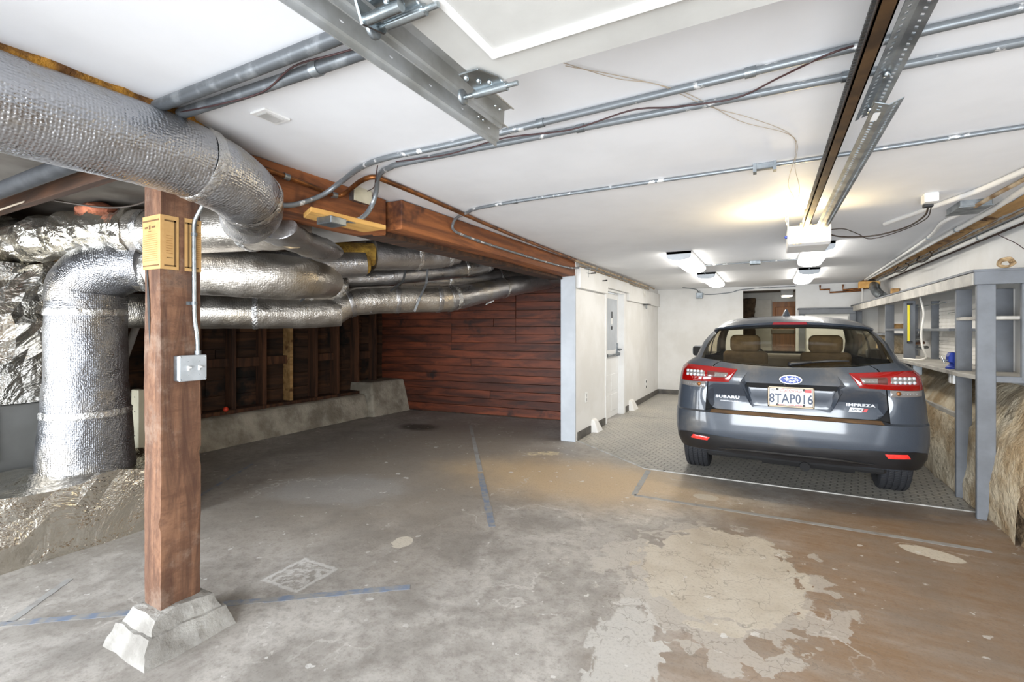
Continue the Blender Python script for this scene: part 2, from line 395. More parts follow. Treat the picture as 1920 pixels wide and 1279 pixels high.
    return t.fin(c, rg, 0, t.bump(h, .25, .006), Specular_IOR_Level=.4)
struct('floor', B(-6.4, 2.2, -4.5, 13.4, -.12, 0), floor_mat())

# ---------------------------------------------------------------- ceilings and walls
struct('ceiling', B(-2.42, 1.86, -1.5, 10.53, 2.23, 2.33), M['drywall'])
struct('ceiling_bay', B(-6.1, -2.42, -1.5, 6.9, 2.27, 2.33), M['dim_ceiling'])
# stud wall of the dark bay: sheathing boards, studs and sill on a concrete curb
sw = struct('wall_left', B(-6.14, -6.02, -1.5, 6.9, 0, 2.3), M['plank_dark'])
z = .36; k = 0
while z < 2.2:
    hgt = R.choice((.19, .2, .21)); y = -1.5
    while y < 6.5:
        ln = R.uniform(1.6, 3.4); obj('plank', B(-6.02+R.uniform(-.006, .004), -5.99+R.uniform(-.008, .008), y+.003, min(y+ln, 6.55)-.003, z+.006, z+hgt-.006), M['plank_dark'], sw); y += ln
    z += hgt
for k in range(-11, 8):
    y = 3.575+.405*k
    if y < -1.45: continue
    top = MB().box(-5.99+R.uniform(-.004, .004), -5.83+R.uniform(-.01, .01), y-.024, y+.024, .39 if y < 5.5 else .53, 2.27)
    obj('stud', top, M['stud'] if R.random() < .8 else M['tan_wood'], sw, bevel=.003)
obj('sill_plate', B(-5.99, -5.78, -1.5, 5.58, .345, .395), M['stud'], sw, bevel=.004)
for a, b in ((3.6, 3.98), (4.03, 4.38), (3.2, 3.55), (4.83, 5.16), (5.62, 5.98)):
    obj('blocking', B(-5.99, -5.9, a, b, .90+R.uniform(-.02, .02), 1.02), M['stud'], sw, bevel=.003)
def curb_pt(i, j):
    y = -1.5+j*.12; pr = [(-5.58, 0), (-5.585, .03), (-5.61, .12), (-5.63, .2), (-5.65, .28), (-5.67, .33), (-5.72, .35), (-6.02, .35)][i]
    p = Vector((pr[0], y, pr[1])); n_ = noise.noise_vector(p*4)*.018
    return (p.x+n_.x, y, p.z if i == 0 else p.z+n_.z*.5)
struct('trim_curb', MB().grid(curb_pt, 8, 60, True, True), M['curb'])
but = MB(); b0 = [(-6.02, 5.52), (-5.47, 5.58), (-5.42, 6.4), (-6.02, 6.55)]; b1 = [(-6.02, 5.6), (-5.6, 5.66), (-5.55, 6.38), (-6.02, 6.52)]
but.add([(x, y, 0) for x, y in b0]+[(x, y, .53) for x, y in b1], [(4,5,6,7), (0,1,5,4), (1,2,6,5), (2,3,7,6), (3,0,4,7)])
struct('trim_buttress', but, M['curb'], bevel=.03, seg=3)
# plank wall across the end of the bay (slightly askew)
def wy(x): return 6.365+(x+5.51)*.113
wr = struct('wall_rear', MB().prism([(-6.1, wy(-6.1)+.03), (-2.2, wy(-2.2)+.03), (-2.2, wy(-2.2)+.12), (-6.1, wy(-6.1)+.12)], 0, 2.3), M['plank_dark'])
for r_ in range(18):
    z0 = .02+r_*.128; z1 = min(z0+.122, 2.29); cuts = [-6.0, -2.22]
    if 7 < r_ < 15: cuts.append(-4.62)
    if 8 < r_ < 16: cuts.append(-3.48)
    if r_ in (2, 6, 11): cuts.append(R.uniform(-4.4, -3))
    cuts.sort()
    for a, b in zip(cuts, cuts[1:]):
        d = R.uniform(-.006, .004)
        obj('plank', MB().prism([(a+.003, wy(a)+d), (b-.003, wy(b)+d), (b-.003, wy(b)+.03), (a+.003, wy(a)+.03)], z0, z1), M['plank'], wr, bevel=.003)
# white partition with the door, its headers and end post
pw = MB().box(-2.2, -2.09, 5.56, 6.80, 0, 2.25).box(-2.2, -2.09, 7.72, 10.53, 0, 2.25).box(-2.2, -2.09, 6.80, 7.72, 1.96, 2.25)
struct('wall_partition', pw, M['white_wall'])
struct('trim_1', MB().prism([(-2.27, 5.5), (-2.075, 5.5), (-2.09, 5.56), (-2.27, 5.56)], 0, 2.04), M['post_white'], bevel=.004)
struct('trim_2', MB().box(-2.09, -2.035, 5.57, 6.72, 1.895, 2.15).box(-2.09, -2.035, 6.72, 7.92, 1.985, 2.15), M['white_wall'], bevel=.004)
struct('trim_3', B(-2.09, -2.045, 7.95, 10.5, 1.865, 2.13), M['white_wall'], bevel=.004)
struct('trim_4', MB().box(-2.1, -2.075, 6.74, 6.80, 0, 1.96).box(-2.19, -2.07, 7.708, 7.80, 0, 1.962).box(-2.1, -2.075, 6.74, 7.8, 1.95, 1.985), M['door_white'], bevel=.003)
dr = thing('door_1', (-2.18, 7.26, 0), None, None); tag(dr, kind='structure')
obj('door_leaf', B(-2.2, -2.165, 6.81, 7.70, .01, 1.95), M['door_white'], dr, bevel=.002)
for z0, z1 in ((.1, .36), (.42, .68)):
    for y0, y1 in ((6.9, 7.22), (7.3, 7.64)):
        obj('door_panel', B(-2.168, -2.158, y0, y1, z0, z1), M['door_white'], dr, bevel=.007, seg=2)
obj('door_panel', B(-2.168, -2.161, 6.9, 7.64, 1.06, 1.86), M['post_white'], dr, bevel=.004)
obj('lock_plate', B(-2.166, -2.15, 7.60, 7.66, .95, 1.16), M['galv'], dr, bevel=.006, seg=2)
obj('door_handle', MB().tube(cr([(-2.15, 7.63, 1.06), (-2.10, 7.63, 1.06), (-2.085, 7.6, 1.058), (-2.085, 7.48, 1.05)], 5), .011, 10), M['galv'], dr)
obj('push_bar', MB().tube([(-2.125, 6.95, .985), (-2.125, 7.6, .985)], .016, 10).box(-2.165, -2.11, 7.58, 7.62, .96, 1.01).box(-2.165, -2.11, 6.95, 6.98, .96, 1.01), M['galv'], dr)
# far wall with the passage, and the small dim room behind it
struct('wall_back', MB().box(-2.2, -.44, 10.53, 10.65, 0, 2.33).box(.464, 1.86, 10.53, 10.65, 0, 2.33).box(-.44, .464, 10.53, 10.65, 2.15, 2.33), M['white_wall'])
struct('wall_passage', MB().box(-1.2, 1.2, 12.6, 12.7, 0, 2.4).box(-.95, -.85, 10.65, 12.6, 0, 2.4).box(1.0, 1.1, 10.65, 12.6, 0, 2.4), M['grey_panel'])
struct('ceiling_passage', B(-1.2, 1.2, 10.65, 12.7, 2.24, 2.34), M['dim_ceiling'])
d2 = thing('door_2', (.31, 12.57, 0), None, None); tag(d2, kind='structure')
obj('door_leaf', B(.09, .60, 12.56, 12.6, 0, 2.02), M['brown_door'], d2)
for z0, z1 in ((.15, .62), (.75, 1.28), (1.42, 1.9)): obj('door_panel', B(.15, .54, 12.545, 12.565, z0, z1), M['brown_door'], d2, bevel=.01, seg=2)
# outer wall: white board above a sloping old foundation, rough rock near the door
struct('wall_right', B(1.72, 1.86, -1.5, 10.53, .95, 2.33), M['white_wall'])
def fpt(i, j):
    y = 4.2+j*.16; pr = [(1.395, 0), (1.40, .12), (1.41, .28), (1.43, .45), (1.45, .6), (1.52, .72), (1.62, .88), (1.75, .98)][i]
    p = Vector((pr[0], y, pr[1])); d = noise.noise_vector(p*3)*.025+noise.noise_vector(p*9)*.02
    return (p.x+d.x, y, p.z+(d.z if i else 0))
struct('wall_foundation', MB().grid(fpt, 8, 41, True), M['found'])
def rpt(i, j):
    t = i/26; y = -1.5+j*.05; x = 1.385+.30*t**1.5+.04*math.sin(y*1.9); z_ = t*1.03
    p = Vector((x, y, z_)); d = noise.noise_vector(p*3.2)*.05+noise.noise_vector(Vector((p.x*13, p.y*13, p.z*6)))*.045+noise.noise_vector(p*32)*.026
    return (max(1.34, x+d.x-(.02 if y < 4.3 else 0)), y+d.y*.4, 0 if i == 0 else z_+d.z*.5)
def rock_mat():
    t = NT('rough_rock_face'); co = t.coord()
    mp = t.mapping(co, (1, 2.2, .8)); n1 = t.noise(mp, 5, 7, .7, .6)
    c = t.mix(t.ss(n1, .32, .68), lin((98,72,48)), lin((196,170,134)))
    c = t.mix(t.math('MULTIPLY', t.ss(t.noise(t.mapping(co, (1, 1.6, .7)), 11, 6, .75, 1.2), .5, .62), .8), c, lin((84,62,42)))
    sep = t.n('SeparateXYZ'); t.l(co, sep.inputs[0])
    hz = t.math('ADD', sep.outputs[2], t.math('MULTIPLY', t.noise(co, 2.2, 4), .5))
    c = t.mix(t.math('MULTIPLY', t.ss(hz, .98, 1.12), t.ss(t.noise(co, 2.0, 2), .42, .5)), c, lin((158,154,150)))
    return t.fin(c, .95, 0, t.bump(t.math('ADD', t.noise(mp, 26, 6, .7), t.noise(mp, 9, 5, .7, 1.5)), 1.0, .04))
M['rockface'] = rock_mat()
struct('wall_rock', MB().grid(rpt, 27, 124, False), M['rockface'])
struct('wall_front', MB().box(-6.14, -5.3, -1.6, -1.5, 0, 2.33).box(-2.5, -1.0, -1.6, -1.5, 0, 2.33).box(1.4, 1.86, -1.6, -1.5, 0, 2.33).box(-5.3, -2.5, -1.6, -1.5, 2.08, 2.33).box(-1.0, 1.4, -1.6, -1.5, 2.08, 2.33), M['white_wall'])
# rubber base strip and the white mortar stubs that interrupt it
struct('baseboard_partition', MB().box(-2.09, -2.078, 5.6, 6.10, 0, .1).box(-2.09, -2.078, 6.36, 6.74, 0, .1).box(-2.09, -2.078, 7.8, 8.05, 0, .1).box(-2.09, -2.078, 8.4, 10.53, 0, .1), M['base_dark'])
struct('baseboard_back', MB().box(-2.08, -.44, 10.515, 10.53, 0, .1), M['base_dark'])
for y0, y1 in ((6.10, 6.37), (8.06, 8.4)):
    s_ = MB(); s_.add([(-2.09, y0, 0), (-1.99, y0+.02, 0), (-1.99, y1-.02, 0), (-2.09, y1, 0), (-2.09, y0+.05, .17), (-2.05, y0+.06, .16), (-2.05, y1-.08, .15), (-2.09, y1-.06, .17)], [(0,1,5,4), (1,2,6,5), (2,3,7,6), (4,5,6,7)])
    struct('trim_5', s_, M['white_wall'], bevel=.012, seg=2)
# torn plaster edge and pipes' chase along the outer ceiling corner
lath = MB()
for k in range(73):
    y = -1.5+k*.165; wd = R.uniform(.02, .06)
    lath.add([(1.47-wd, y, 2.228), (1.53+wd*.4, y, 2.222), (1.53+wd*.4, y+.17, 2.222), (1.47-wd, y+.17, 2.228), (1.50, y, 2.20), (1.50, y+.17, 2.20)], [(0,4,5,3), (4,1,2,5)])
struct('trim_6', wob(lath, .012, 9), M['tan_wood'])
gap = MB().box(1.66, 1.718, -1.5, 9.6, 2.185, 2.225)
struct('trim_7', gap, M['joist'])

# ---------------------------------------------------------------- post, pier and beam
pr_ = thing('concrete_pier', (-2.38, 1.17, 0), 'stepped grey concrete pier block under the rough timber post', 'pier')
def frustum(x0, x1, y0, y1, z0, X0, X1, Y0, Y1, z1, n=7, amp=.012, seed=1):
    m = MB()
    def P(u, v, t): return Vector((x0+(x1-x0)*u+((X0+(X1-X0)*u)-(x0+(x1-x0)*u))*t, y0+(y1-y0)*v+((Y0+(Y1-Y0)*v)-(y0+(y1-y0)*v))*t, z0+(z1-z0)*t))
    def dq(p): d = noise.noise_vector(p*9+Vector((seed,)*3))*amp+noise.noise_vector(p*28)*amp*.5; return tuple(p+Vector((d.x, d.y, d.z if p.z > z0+.01 else 0)))
    ring = [(i/n, 0) for i in range(n)]+[(1, i/n) for i in range(n)]+[(1-i/n, 1) for i in range(n)]+[(0, 1-i/n) for i in range(n)]+[(0, 0)]
    m.grid(lambda i, j: dq(P(*ring[j], i/n)), n+1, len(ring), False, True)
    m.grid(lambda i, j: dq(P(i/n, j/n, 1)), n+1, n+1, False)
    return m
obj('footing', frustum(-2.555, -2.2, .985, 1.36, 0, -2.52, -2.245, 1.02, 1.335, .095), M['pier'], pr_, weld=.002)
obj('cap', frustum(-2.515, -2.255, 1.03, 1.325, .085, -2.49, -2.29, 1.065, 1.30, .155, seed=4), M['pier'], pr_, weld=.002)
ps = thing('timber_post', (-2.40, 1.185, .15), 'rough reddish square timber post standing on the concrete pier', 'post')
def post_pt(i, j):
    pl = []; n = 6; x0, x1, y0, y1 = -2.470, -2.327, 1.10, 1.27
    ring = [(x0+(x1-x0)*q/n, y0) for q in range(n)]+[(x1, y0+(y1-y0)*q/n) for q in range(n)]+[(x1-(x1-x0)*q/n, y1) for q in range(n)]+[(x0, y1-(y1-y0)*q/n) for q in range(n)]
    x, y = ring[j % len(ring)]; z_ = .15+i*(2.035-.15)/60
    p = Vector((x, y, z_)); d = noise.noise_vector(Vector((x*7, y*7, z_*3)))*.004+noise.noise_vector(p*30)*.0015
    if j % 6 == 0: d += Vector((-.003 if x > -2.4 else .003, .003 if y < 1.2 else -.003, 0))
    for cx, cy, cz, rr in ((-2.327, 1.10, .53, .022), (-2.327, 1.268, .80, .02), (-2.40, 1.10, .86, .012)):
        e = (Vector((x-cx, y-cy, z_-cz))).length
        if e < rr*1.6: d += Vector((-.022, 0, 0))*(1-e/(rr*1.6))
    return (x+d.x, y+d.y, z_)
pm_ = MB().grid(post_pt, 61, 25, True, False)
pm_.add([(-2.47, 1.10, 2.035), (-2.327, 1.10, 2.035), (-2.327, 1.27, 2.035), (-2.47, 1.27, 2.035)], [(0,1,2,3)])
obj('shaft', pm_, M['post'], ps, auto=40)
obj('split', MB().add([(-2.445, 1.0985, 1.74), (-2.437, 1.0975, 1.60), (-2.43, 1.0975, 1.46), (-2.419, 1.0975, 1.36), (-2.413, 1.098, 1.30), (-2.410, 1.0975, 1.40), (-2.412, 1.0975, 1.5), (-2.425, 1.0975, 1.6)], [(0,1,7), (1,2,6,7), (2,3,5,6), (3,4,5)]), M['black'], ps, label='dark lengthwise drying crack')
# printed notices wrapped around the post
def notice(name, label, z0, z1, y1, wrapx, ys):
    t = thing(name, (-2.327, ys, z0), label, 'notice', 'old printed notices on the post')
    e = .0035; m = MB()
    if wrapx is not None:
        path = [(wrapx, 1.10-e), (-2.40, 1.10-e), (-2.335, 1.10-e), (-2.327+e*.6, 1.10-e*.4), (-2.327+e, 1.112), (-2.327+e, y1)]
    else: path = [(-2.327+e, ys), (-2.327+e, y1)]
    m.grid(lambda i, j: (path[i][0], path[i][1], (z0, z1)[j]), len(path), 2, False)
    sh = obj('sheet', m, M['paper'], t); so = sh.modifiers.new('paper', 'SOLIDIFY'); so.thickness = .0012; so.offset = -1
    X = -2.327+e+.0014; bd = MB(); tx = MB()
    yl = ys if wrapx is None else 1.113
    def strip(mb, a0, a1, b0, b1):  # on the +x face
        mb.add([(X, a0, b0), (X, a1, b0), (X, a1, b1), (X, a0, b1)], [(0,1,2,3)])
    def fstrip(mb, a0, a1, b0, b1):
        yy = 1.10-e-.0014; mb.add([(a0, yy, b0), (a1, yy, b0), (a1, yy, b1), (a0, yy, b1)], [(0,1,2,3)])
    strip(bd, yl, y1-.012, z1-.026, z1-.019); strip(bd, yl, y1-.012, z0+.014, z0+.02)
    if wrapx is not None:
        strip(bd, y1-.020, y1-.012, z0+.014, z1-.019)
        fstrip(bd, wrapx+.004, -2.332, z1-.026, z1-.019); fstrip(bd, wrapx+.004, -2.332, z0+.014, z0+.02)
        fstrip(bd, -2.448, -2.424, z1-.055, z1-.047); fstrip(bd, -2.392, -2.362, z1-.055, z1-.047); fstrip(bd, -2.413, -2.403, z1-.06, z1-.042); fstrip(bd, -2.418, -2.396, z1-.07, z1-.067)
        for k in range(13): fstrip(tx, -2.46, -2.345, z1-.085-k*.0095, z1-.0825-k*.0095)
        strip(bd, y1-.05, y1-.025, z0+.05, z0+.053)
        for k in range(8): strip(tx, y1-.052, y1-.026, z1-.09-k*.011, z1-.087-k*.011)
    else:
        strip(bd, ys+.012, ys+.02, z0+.014, z1-.019)
        for k in range(14): strip(tx, ys+.03, y1-.004, z1-.06-k*.0095, z1-.057-k*.0095)
    obj('border', bd, M['ink'], t, label='dark printed border and heading'); obj('print', tx, M['ink_lt'], t)
notice('paper_notice', 'amber bordered notice wrapped round the front corner of the post', 1.645, 1.882, 1.172, -2.469, 1.10)
notice('paper_notice', 'narrower amber bordered notice behind the conduit on the post', 1.645, 1.885, 1.268, None, 1.196)
# switch box, its conduit and straps
sb = thing('switch_box', (-2.30, 1.21, 1.15), 'grey metal double switch box fixed to the timber post', 'switch')
obj('box_body', B(-2.327, -2.288, 1.150, 1.266, 1.150, 1.264), M['galv'], sb, bevel=.005, seg=2)
obj('cover_plate', B(-2.289, -2.276, 1.150, 1.268, 1.149, 1.265), M['switch_grey'], sb, bevel=.006, seg=3)
for y in (1.186, 1.232):
    tg = MB().box(-2.277, -2.272, y-.005, y+.005, 1.196, 1.218); tg.ext([(-2.273, y-.004, 1.207), (-2.273, y-.004, 1.217), (-2.255, y-.003, 1.214), (-2.255, y-.003, 1.208)], (0, .008, 0))
    obj('toggle', tg, M['white_plastic'], sb, bevel=.001)
for y in (1.157, 1.261):
    for z_ in (1.157, 1.257): obj('screw', MB().lathe([(0, .003), (.003, .002), (.0035, 0)], (-2.277, y, z_), (1, 0, 0), 8), M['zinc'], sb)
for y in (1.186, 1.232):
    for z_ in (1.177, 1.237): obj('screw', MB().lathe([(0, .002), (.002, .001), (.0025, 0)], (-2.277, y, z_), (1, 0, 0), 8), M['zinc'], sb)
cd = thing('post_conduit', (-2.312, 1.231, 1.26), 'bright steel conduit running down the post into the switch box', 'conduit')
obj('pipe', MB().tube(cr([(-2.31, 1.245, 1.262), (-2.311, 1.243, 1.34), (-2.314, 1.233, 1.44), (-2.314, 1.231, 1.6), (-2.314, 1.230, 1.82), (-2.312, 1.231, 1.87), (-2.30, 1.236, 1.90), (-2.27, 1.246, 1.95)], 5), .0095, 12), M['zinc'], cd)
obj('coupling', MB().tube([(-2.31, 1.245, 1.262), (-2.31, 1.245, 1.283)], .014, 10), M['galv'], cd)
for z_ in (1.50, 1.815):
    obj('strap', MB().box(-2.327, -2.324, 1.203, 1.222, z_-.008, z_+.008).tube([(-2.313, 1.231, z_-.007), (-2.313, 1.231, z_+.007)], .0125, 12), M['galv'], cd)
# beam: two lengths side-lapped at a splice
bm_ = thing('wooden_beam', (-2.3, 2.0, 1.98), 'long reddish brown wooden beam under the ceiling edge', 'beam')
obj('near_length', wob(MB().grid(lambda i, j: [(-2.2, -1.45+j*.2, 2.228), (-2.2, -1.45+j*.2, 2.01+.04*(j < 14)), (-2.205, -1.45+j*.2, 2.0+.04*(j < 14)), (-2.42, -1.45+j*.2, 2.0+.04*(j < 14)), (-2.42, -1.45+j*.2, 2.228)][i], 5, 20, False), .006, 5), M['beam'], bm_)
obj('far_length', wob(MB().box(-2.245, -2.1, 2.39, 5.56, 2.035, 2.227), .004, 5), M['beam'], bm_, bevel=.006, seg=2)
obj('ledger', MB().box(-2.42, -2.245, 2.3, 5.5, 2.0, 2.06), M['joist'], bm_, bevel=.004)
# joists and panning of the dim bay ceiling
for x0, x1, y in ((-5.98, -2.43, 1.18), (-5.98, -2.43, 3.02), (-5.98, -2.43, 4.15), (-5.98, -2.43, 5.2)):
    j = B(x0, x1, y-.025, y+.025, 2.15, 2.268); struct('trim_8', j, M['joist'], bevel=.003)
# ---------------------------------------------------------------- foil wrapped ducts
def duct(name, label, pts, r, mat, cat='duct', n=6, seg=40, seams=(), group=None, jit=.004, cap=True, flat=None, part='sleeve', smooth=True, tape='foil_tape'):
    P = cr(pts, n) if smooth else [Vector(p) for p in pts]
    rs = r if not isinstance(r, (list, tuple)) else [r[min(int(i/n), len(r)-1)]+(r[min(int(i/n)+1, len(r)-1)]-r[min(int(i/n), len(r)-1)])*((i/n) % 1) for i in range(len(P))]
    t = thing(name, tuple(pts[0]), label, cat, group)
    m = MB().tube(P, rs, seg, cap, flat); wob(m, jit, 7, R.random()*50); wob(m, jit*.6, 22, R.random()*50)
    obj(part, m, M[mat], t)
    for s_ in seams:
        i = max(1, min(int(s_*(len(P)-1)), len(P)-2)); d = (P[i+1]-P[i-1]).normalized(); rr = rs[i] if isinstance(rs, list) else rs
        c = [P[i]+d*q for q in (-.024, -.012, 0, .012, .024)]
        q = MB().tube(c, [rr+.001, rr+.006, rr+.003, rr+.006, rr+.001], seg, False, flat); wob(q, .005, 16, R.random()*9)
        obj('seam_band', q, M[tape], t)
    return t
duct('supply_duct', 'largest foil duct hugging the ceiling beam above the post', [(-2.035, -1.4, 2.068), (-2.037, -.2, 2.067), (-2.04, .6, 2.066), (-2.04, 1.0, 2.062), (-2.06, 1.18, 2.042), (-2.13, 1.35, 2.012), (-2.27, 1.48, 1.985), (-2.5, 1.6, 1.975)], [.145, .145, .147, .148, .15, .147, .142, .13], 'foil', n=8, seg=56, seams=(.5, .76), jit=.004)
duct('transfer_duct', 'foil duct with crumpled middle running behind the top of the post', [(-2.6, 1.95, 2.03), (-3.0, 1.95, 2.05), (-3.5, 1.8, 2.05), (-3.85, 1.66, 2.05)], [.15, .15, .15, .15], 'foil_warm', seams=(.35, .93), jit=.006)
# crumpled flat-foil wrap at the other end of that run
cw = thing('foil_wrapped_fitting', (-4.3, 1.5, 2.03), 'crumpled yellowish foil wrapped fitting beside the transfer duct', 'duct')
m = MB().tube(cr([(-3.82, 1.67, 2.05), (-4.1, 1.56, 2.055), (-4.45, 1.43, 2.03), (-4.75, 1.33, 2.0)], 7), [.152+.01*math.sin(i*1.3) for i in range(22)], 26, True); wob(m, .022, 6, 3); wob(m, .016, 17, 5); m.sm = [False]*len(m.sm)
obj('foil_skin', m, M['foil_flat'], cw)
cw2 = thing('foil_wrapped_fitting', (-4.95, 1.2, 1.98), 'crumpled foil elbow at the very edge above the furnace', 'duct')
m = MB().tube(cr([(-4.72, 1.27, 2.02), (-4.95, 1.15, 1.98), (-5.2, 1.05, 1.85), (-5.3, 1.0, 1.6)], 7), .17, 24, True); wob(m, .02, 6, 9); wob(m, .015, 16, 2); m.sm = [False]*len(m.sm)
obj('foil_skin', m, M['foil_flat'], cw2)
tag(obj('insulation_wad', wob(MB().ball((-4.12, 1.55, 2.205), .18, .1, .055, 18, 12), .02, 14), M['pink_wool']), 'orange insulation wad stuffed above the crumpled foil fitting', 'insulation')
# upright return duct standing on the foil box
vd = duct('return_duct', 'upright quilted foil duct standing on the crumpled foil box', [(-4.2, 1.53, .40), (-4.2, 1.53, .75), (-4.2, 1.53, 1.1), (-4.2, 1.53, 1.58)], [.272, .248, .225, .222], 'foil_upright', seg=56, seams=(.42, .98), jit=.006)
duct('return_elbow', 'quilted foil elbow capping the upright duct', [(-4.2, 1.53, 1.57), (-4.19, 1.535, 1.68), (-4.1, 1.58, 1.78), (-3.95, 1.68, 1.83), (-3.84, 1.75, 1.83)], [.222, .222, .205, .185, .17], 'foil_upright', seg=48, jit=.006)
duct('cross_duct', 'ribbed silver duct bulging between the post and the upright duct', [(-3.9, 1.72, 1.80), (-3.6, 1.95, 1.79), (-3.35, 2.12, 1.78), (-3.17, 2.3, 1.77), (-3.12, 2.5, 1.77), (-3.2, 2.75, 1.77)], [.15, .162, .168, .165, .15, .13], 'foil_warm', seg=48, seams=(.02,), jit=.005)
# furnace, its plenum and the foil covered base
bx = thing('floor_plenum', (-4.3, 1.2, 0), 'low crumpled foil wrapped plenum box sitting on the floor', 'plenum')
m = crinkle_box(-4.62, -3.79, .2, 1.98, 0, .425, .12, .03, 5, lambda p: Vector((p.x-(.07*(1.3-p.y) if p.y < 1.3 and p.x > -4.2 else 0)-(.04*p.z if p.x > -4.0 else 0), p.y, p.z)))
obj('foil_skin', m, M['foil_flat'], bx)
pl = thing('foil_wrapped_plenum', (-4.9, 1.0, .9), 'tall crinkled foil wrapped plenum above the grey furnace cabinet', 'plenum')
m = crinkle_box(-5.4, -4.62, .1, 1.72, .86, 1.86, .075, .028, 8)
obj('foil_skin', m, M['foil_flat'], pl)
fu = thing('furnace', (-4.95, 1.3, 0), 'grey and beige furnace cabinet behind the upright foil duct', 'furnace')
obj('cabinet', B(-5.35, -4.68, .2, 2.02, .02, .85), M['grey_enamel'], fu, bevel=.01, seg=2)
obj('front_panel', B(-4.68, -4.66, .3, 1.2, .47, .83), M['grey_enamel'], fu, bevel=.006)
obj('side_flange', MB().box(-4.68, -4.57, 1.995, 2.05, .15, .88), M['beige_metal'], fu, bevel=.006, label='beige corner flange')
for z_ in (.3, .5, .7, .82): obj('screw', MB().lathe([(0, .004), (.006, .002), (.006, 0)], (-4.62, 1.995, z_), (0, -1, 0), 8), M['black'], fu)
# long branch ducts to the far corner
duct('branch_duct', 'long low silver duct dipping across the stud wall', [(-4.75, 1.8, 1.535), (-4.3, 2.25, 1.53), (-3.98, 2.63, 1.53), (-3.75, 2.98, 1.535), (-3.60, 3.22, 1.555)], .142, 'foil_warm', seams=(.5,), jit=.004)
duct('branch_duct', 'silver duct section rising from the low bend under a strap', [(-3.63, 3.17, 1.55), (-3.58, 3.27, 1.62), (-3.5, 3.4, 1.66), (-3.3, 3.68, 1.685), (-3.05, 4.03, 1.70), (-2.98, 4.16, 1.71)], .137, 'foil_warm', seams=(.28, .6, .8, .97), jit=.004, tape='foil_fine')
duct('branch_duct', 'tapering silver duct climbing to the far white corner post', [(-2.99, 4.12, 1.705), (-2.9, 4.4, 1.76), (-2.82, 5.0, 1.88), (-2.75, 5.7, 2.0), (-2.72, 6.25, 2.08)], [.135, .125, .12, .115, .11], 'foil_fine', seams=(.12, .5), jit=.005)
duct('branch_duct', 'upper dark silver duct running straight toward the plank wall', [(-3.6, 4.05, 1.93), (-3.3, 4.55, 1.95), (-3.0, 5.2, 2.03), (-2.75, 5.9, 2.1), (-2.6, 6.3, 2.13)], [.09, .105, .125, .13, .13], 'foil_fine', seams=(.28, .52, .78), jit=.005)
duct('branch_duct', 'slim silver duct slanting up to a foil capped elbow beneath the beam', [(-3.72, 3.15, 1.87), (-3.5, 3.5, 1.89), (-3.2, 3.95, 1.97), (-2.95, 4.4, 2.06), (-2.83, 4.62, 2.13), (-2.8, 4.68, 2.2)], [.085, .085, .09, .098, .105, .1], 'foil_fine', seams=(.6, .82), jit=.005)
duct('branch_duct', 'dented warm silver duct tucked behind the low branch duct', [(-4.1, 2.7, 1.77), (-3.85, 2.95, 1.765), (-3.6, 3.28, 1.76)], [.13, .13, .128], 'foil_warm', seams=(.72,), jit=.012)
# short sleeve left open, showing yellow insulation, and its neighbour
op = duct('open_sleeve_duct', 'short open silver sleeve showing yellow insulation at its mouth', [(-3.5, 2.35, 1.89), (-3.32, 2.58, 1.895), (-3.23, 2.69, 1.908), (-3.06, 3.0, 1.955)], [.10, .112, .118, .118], 'foil_fine', seams=(.42,), jit=.003, cap=False)
obj('insulation_lining', MB().tube([(-3.3, 2.6, 1.90), (-3.06, 2.995, 1.952), (-3.04, 3.03, 1.957)], [.108, .11, .09], 28, True), M['fiberglass'], op)
obj('insulation_lining', wob(MB().tube([(-3.28, 2.66, 2.0), (-3.03, 3.08, 2.03)], [.1, .1], 20, True), .015, 12), M['fiberglass'], op)
duct('riser_duct', 'smooth silver duct with wrinkled foil collar just under the beam', [(-3.05, 3.08, 2.04), (-2.98, 3.25, 2.055), (-2.9, 3.45, 2.075), (-2.78, 3.66, 2.1), (-2.66, 3.83, 2.14)], [.14, .142, .142, .135, .12], 'foil_fine', seams=(.55, .9), jit=.006)
cf = thing('foil_collar', (-2.8, 2.2, 1.95), 'flat foil faced collar below the big duct bend', 'duct')
m = MB().tube(cr([(-2.45, 1.72, 1.96), (-2.65, 1.98, 1.96), (-2.80, 2.3, 1.955), (-2.88, 2.45, 1.95)], 6), [.13]*19, 30, True, .55); wob(m, .012, 9); obj('foil_skin', m, M['foil_fine'], cf)
cf2 = thing('foil_wrapped_joint', (-3.55, 3.2, 1.85), 'bright crumpled foil joint where the slim duct meets the low bend', 'duct')
obj('foil_skin', wob(wob(MB().ball((-3.6, 3.2, 1.79), .11, .11, .12, 16, 12), .03, 9), .014, 25), M['foil_tape'], cf2)
# hanger straps
def strap(label, pts, wd=.024):
    m = MB()
    for a, b in zip(pts, pts[1:]): m.bar(a, b, .003, wd, (1, .3, 0))
    tag(obj('hanger_strap', m, M['steel_dark']), label, 'strap', 'steel duct hanger straps')
strap('steel hanger strap crossing the rising duct section', [(-3.13, 3.7, 2.24), (-3.16, 3.62, 1.86), (-3.32, 3.5, 1.69), (-3.4, 3.42, 1.55)])
strap('thin steel hanger strap beside the tapering duct', [(-2.98, 3.8, 2.24), (-3.0, 3.78, 1.84), (-3.05, 3.74, 1.7), (-3.12, 3.74, 1.56)])
strap('steel hanger strap round the dented warm duct', [(-3.42, 3.0, 2.1), (-3.5, 3.0, 1.86), (-3.62, 2.9, 1.7), (-3.68, 2.85, 1.63)])
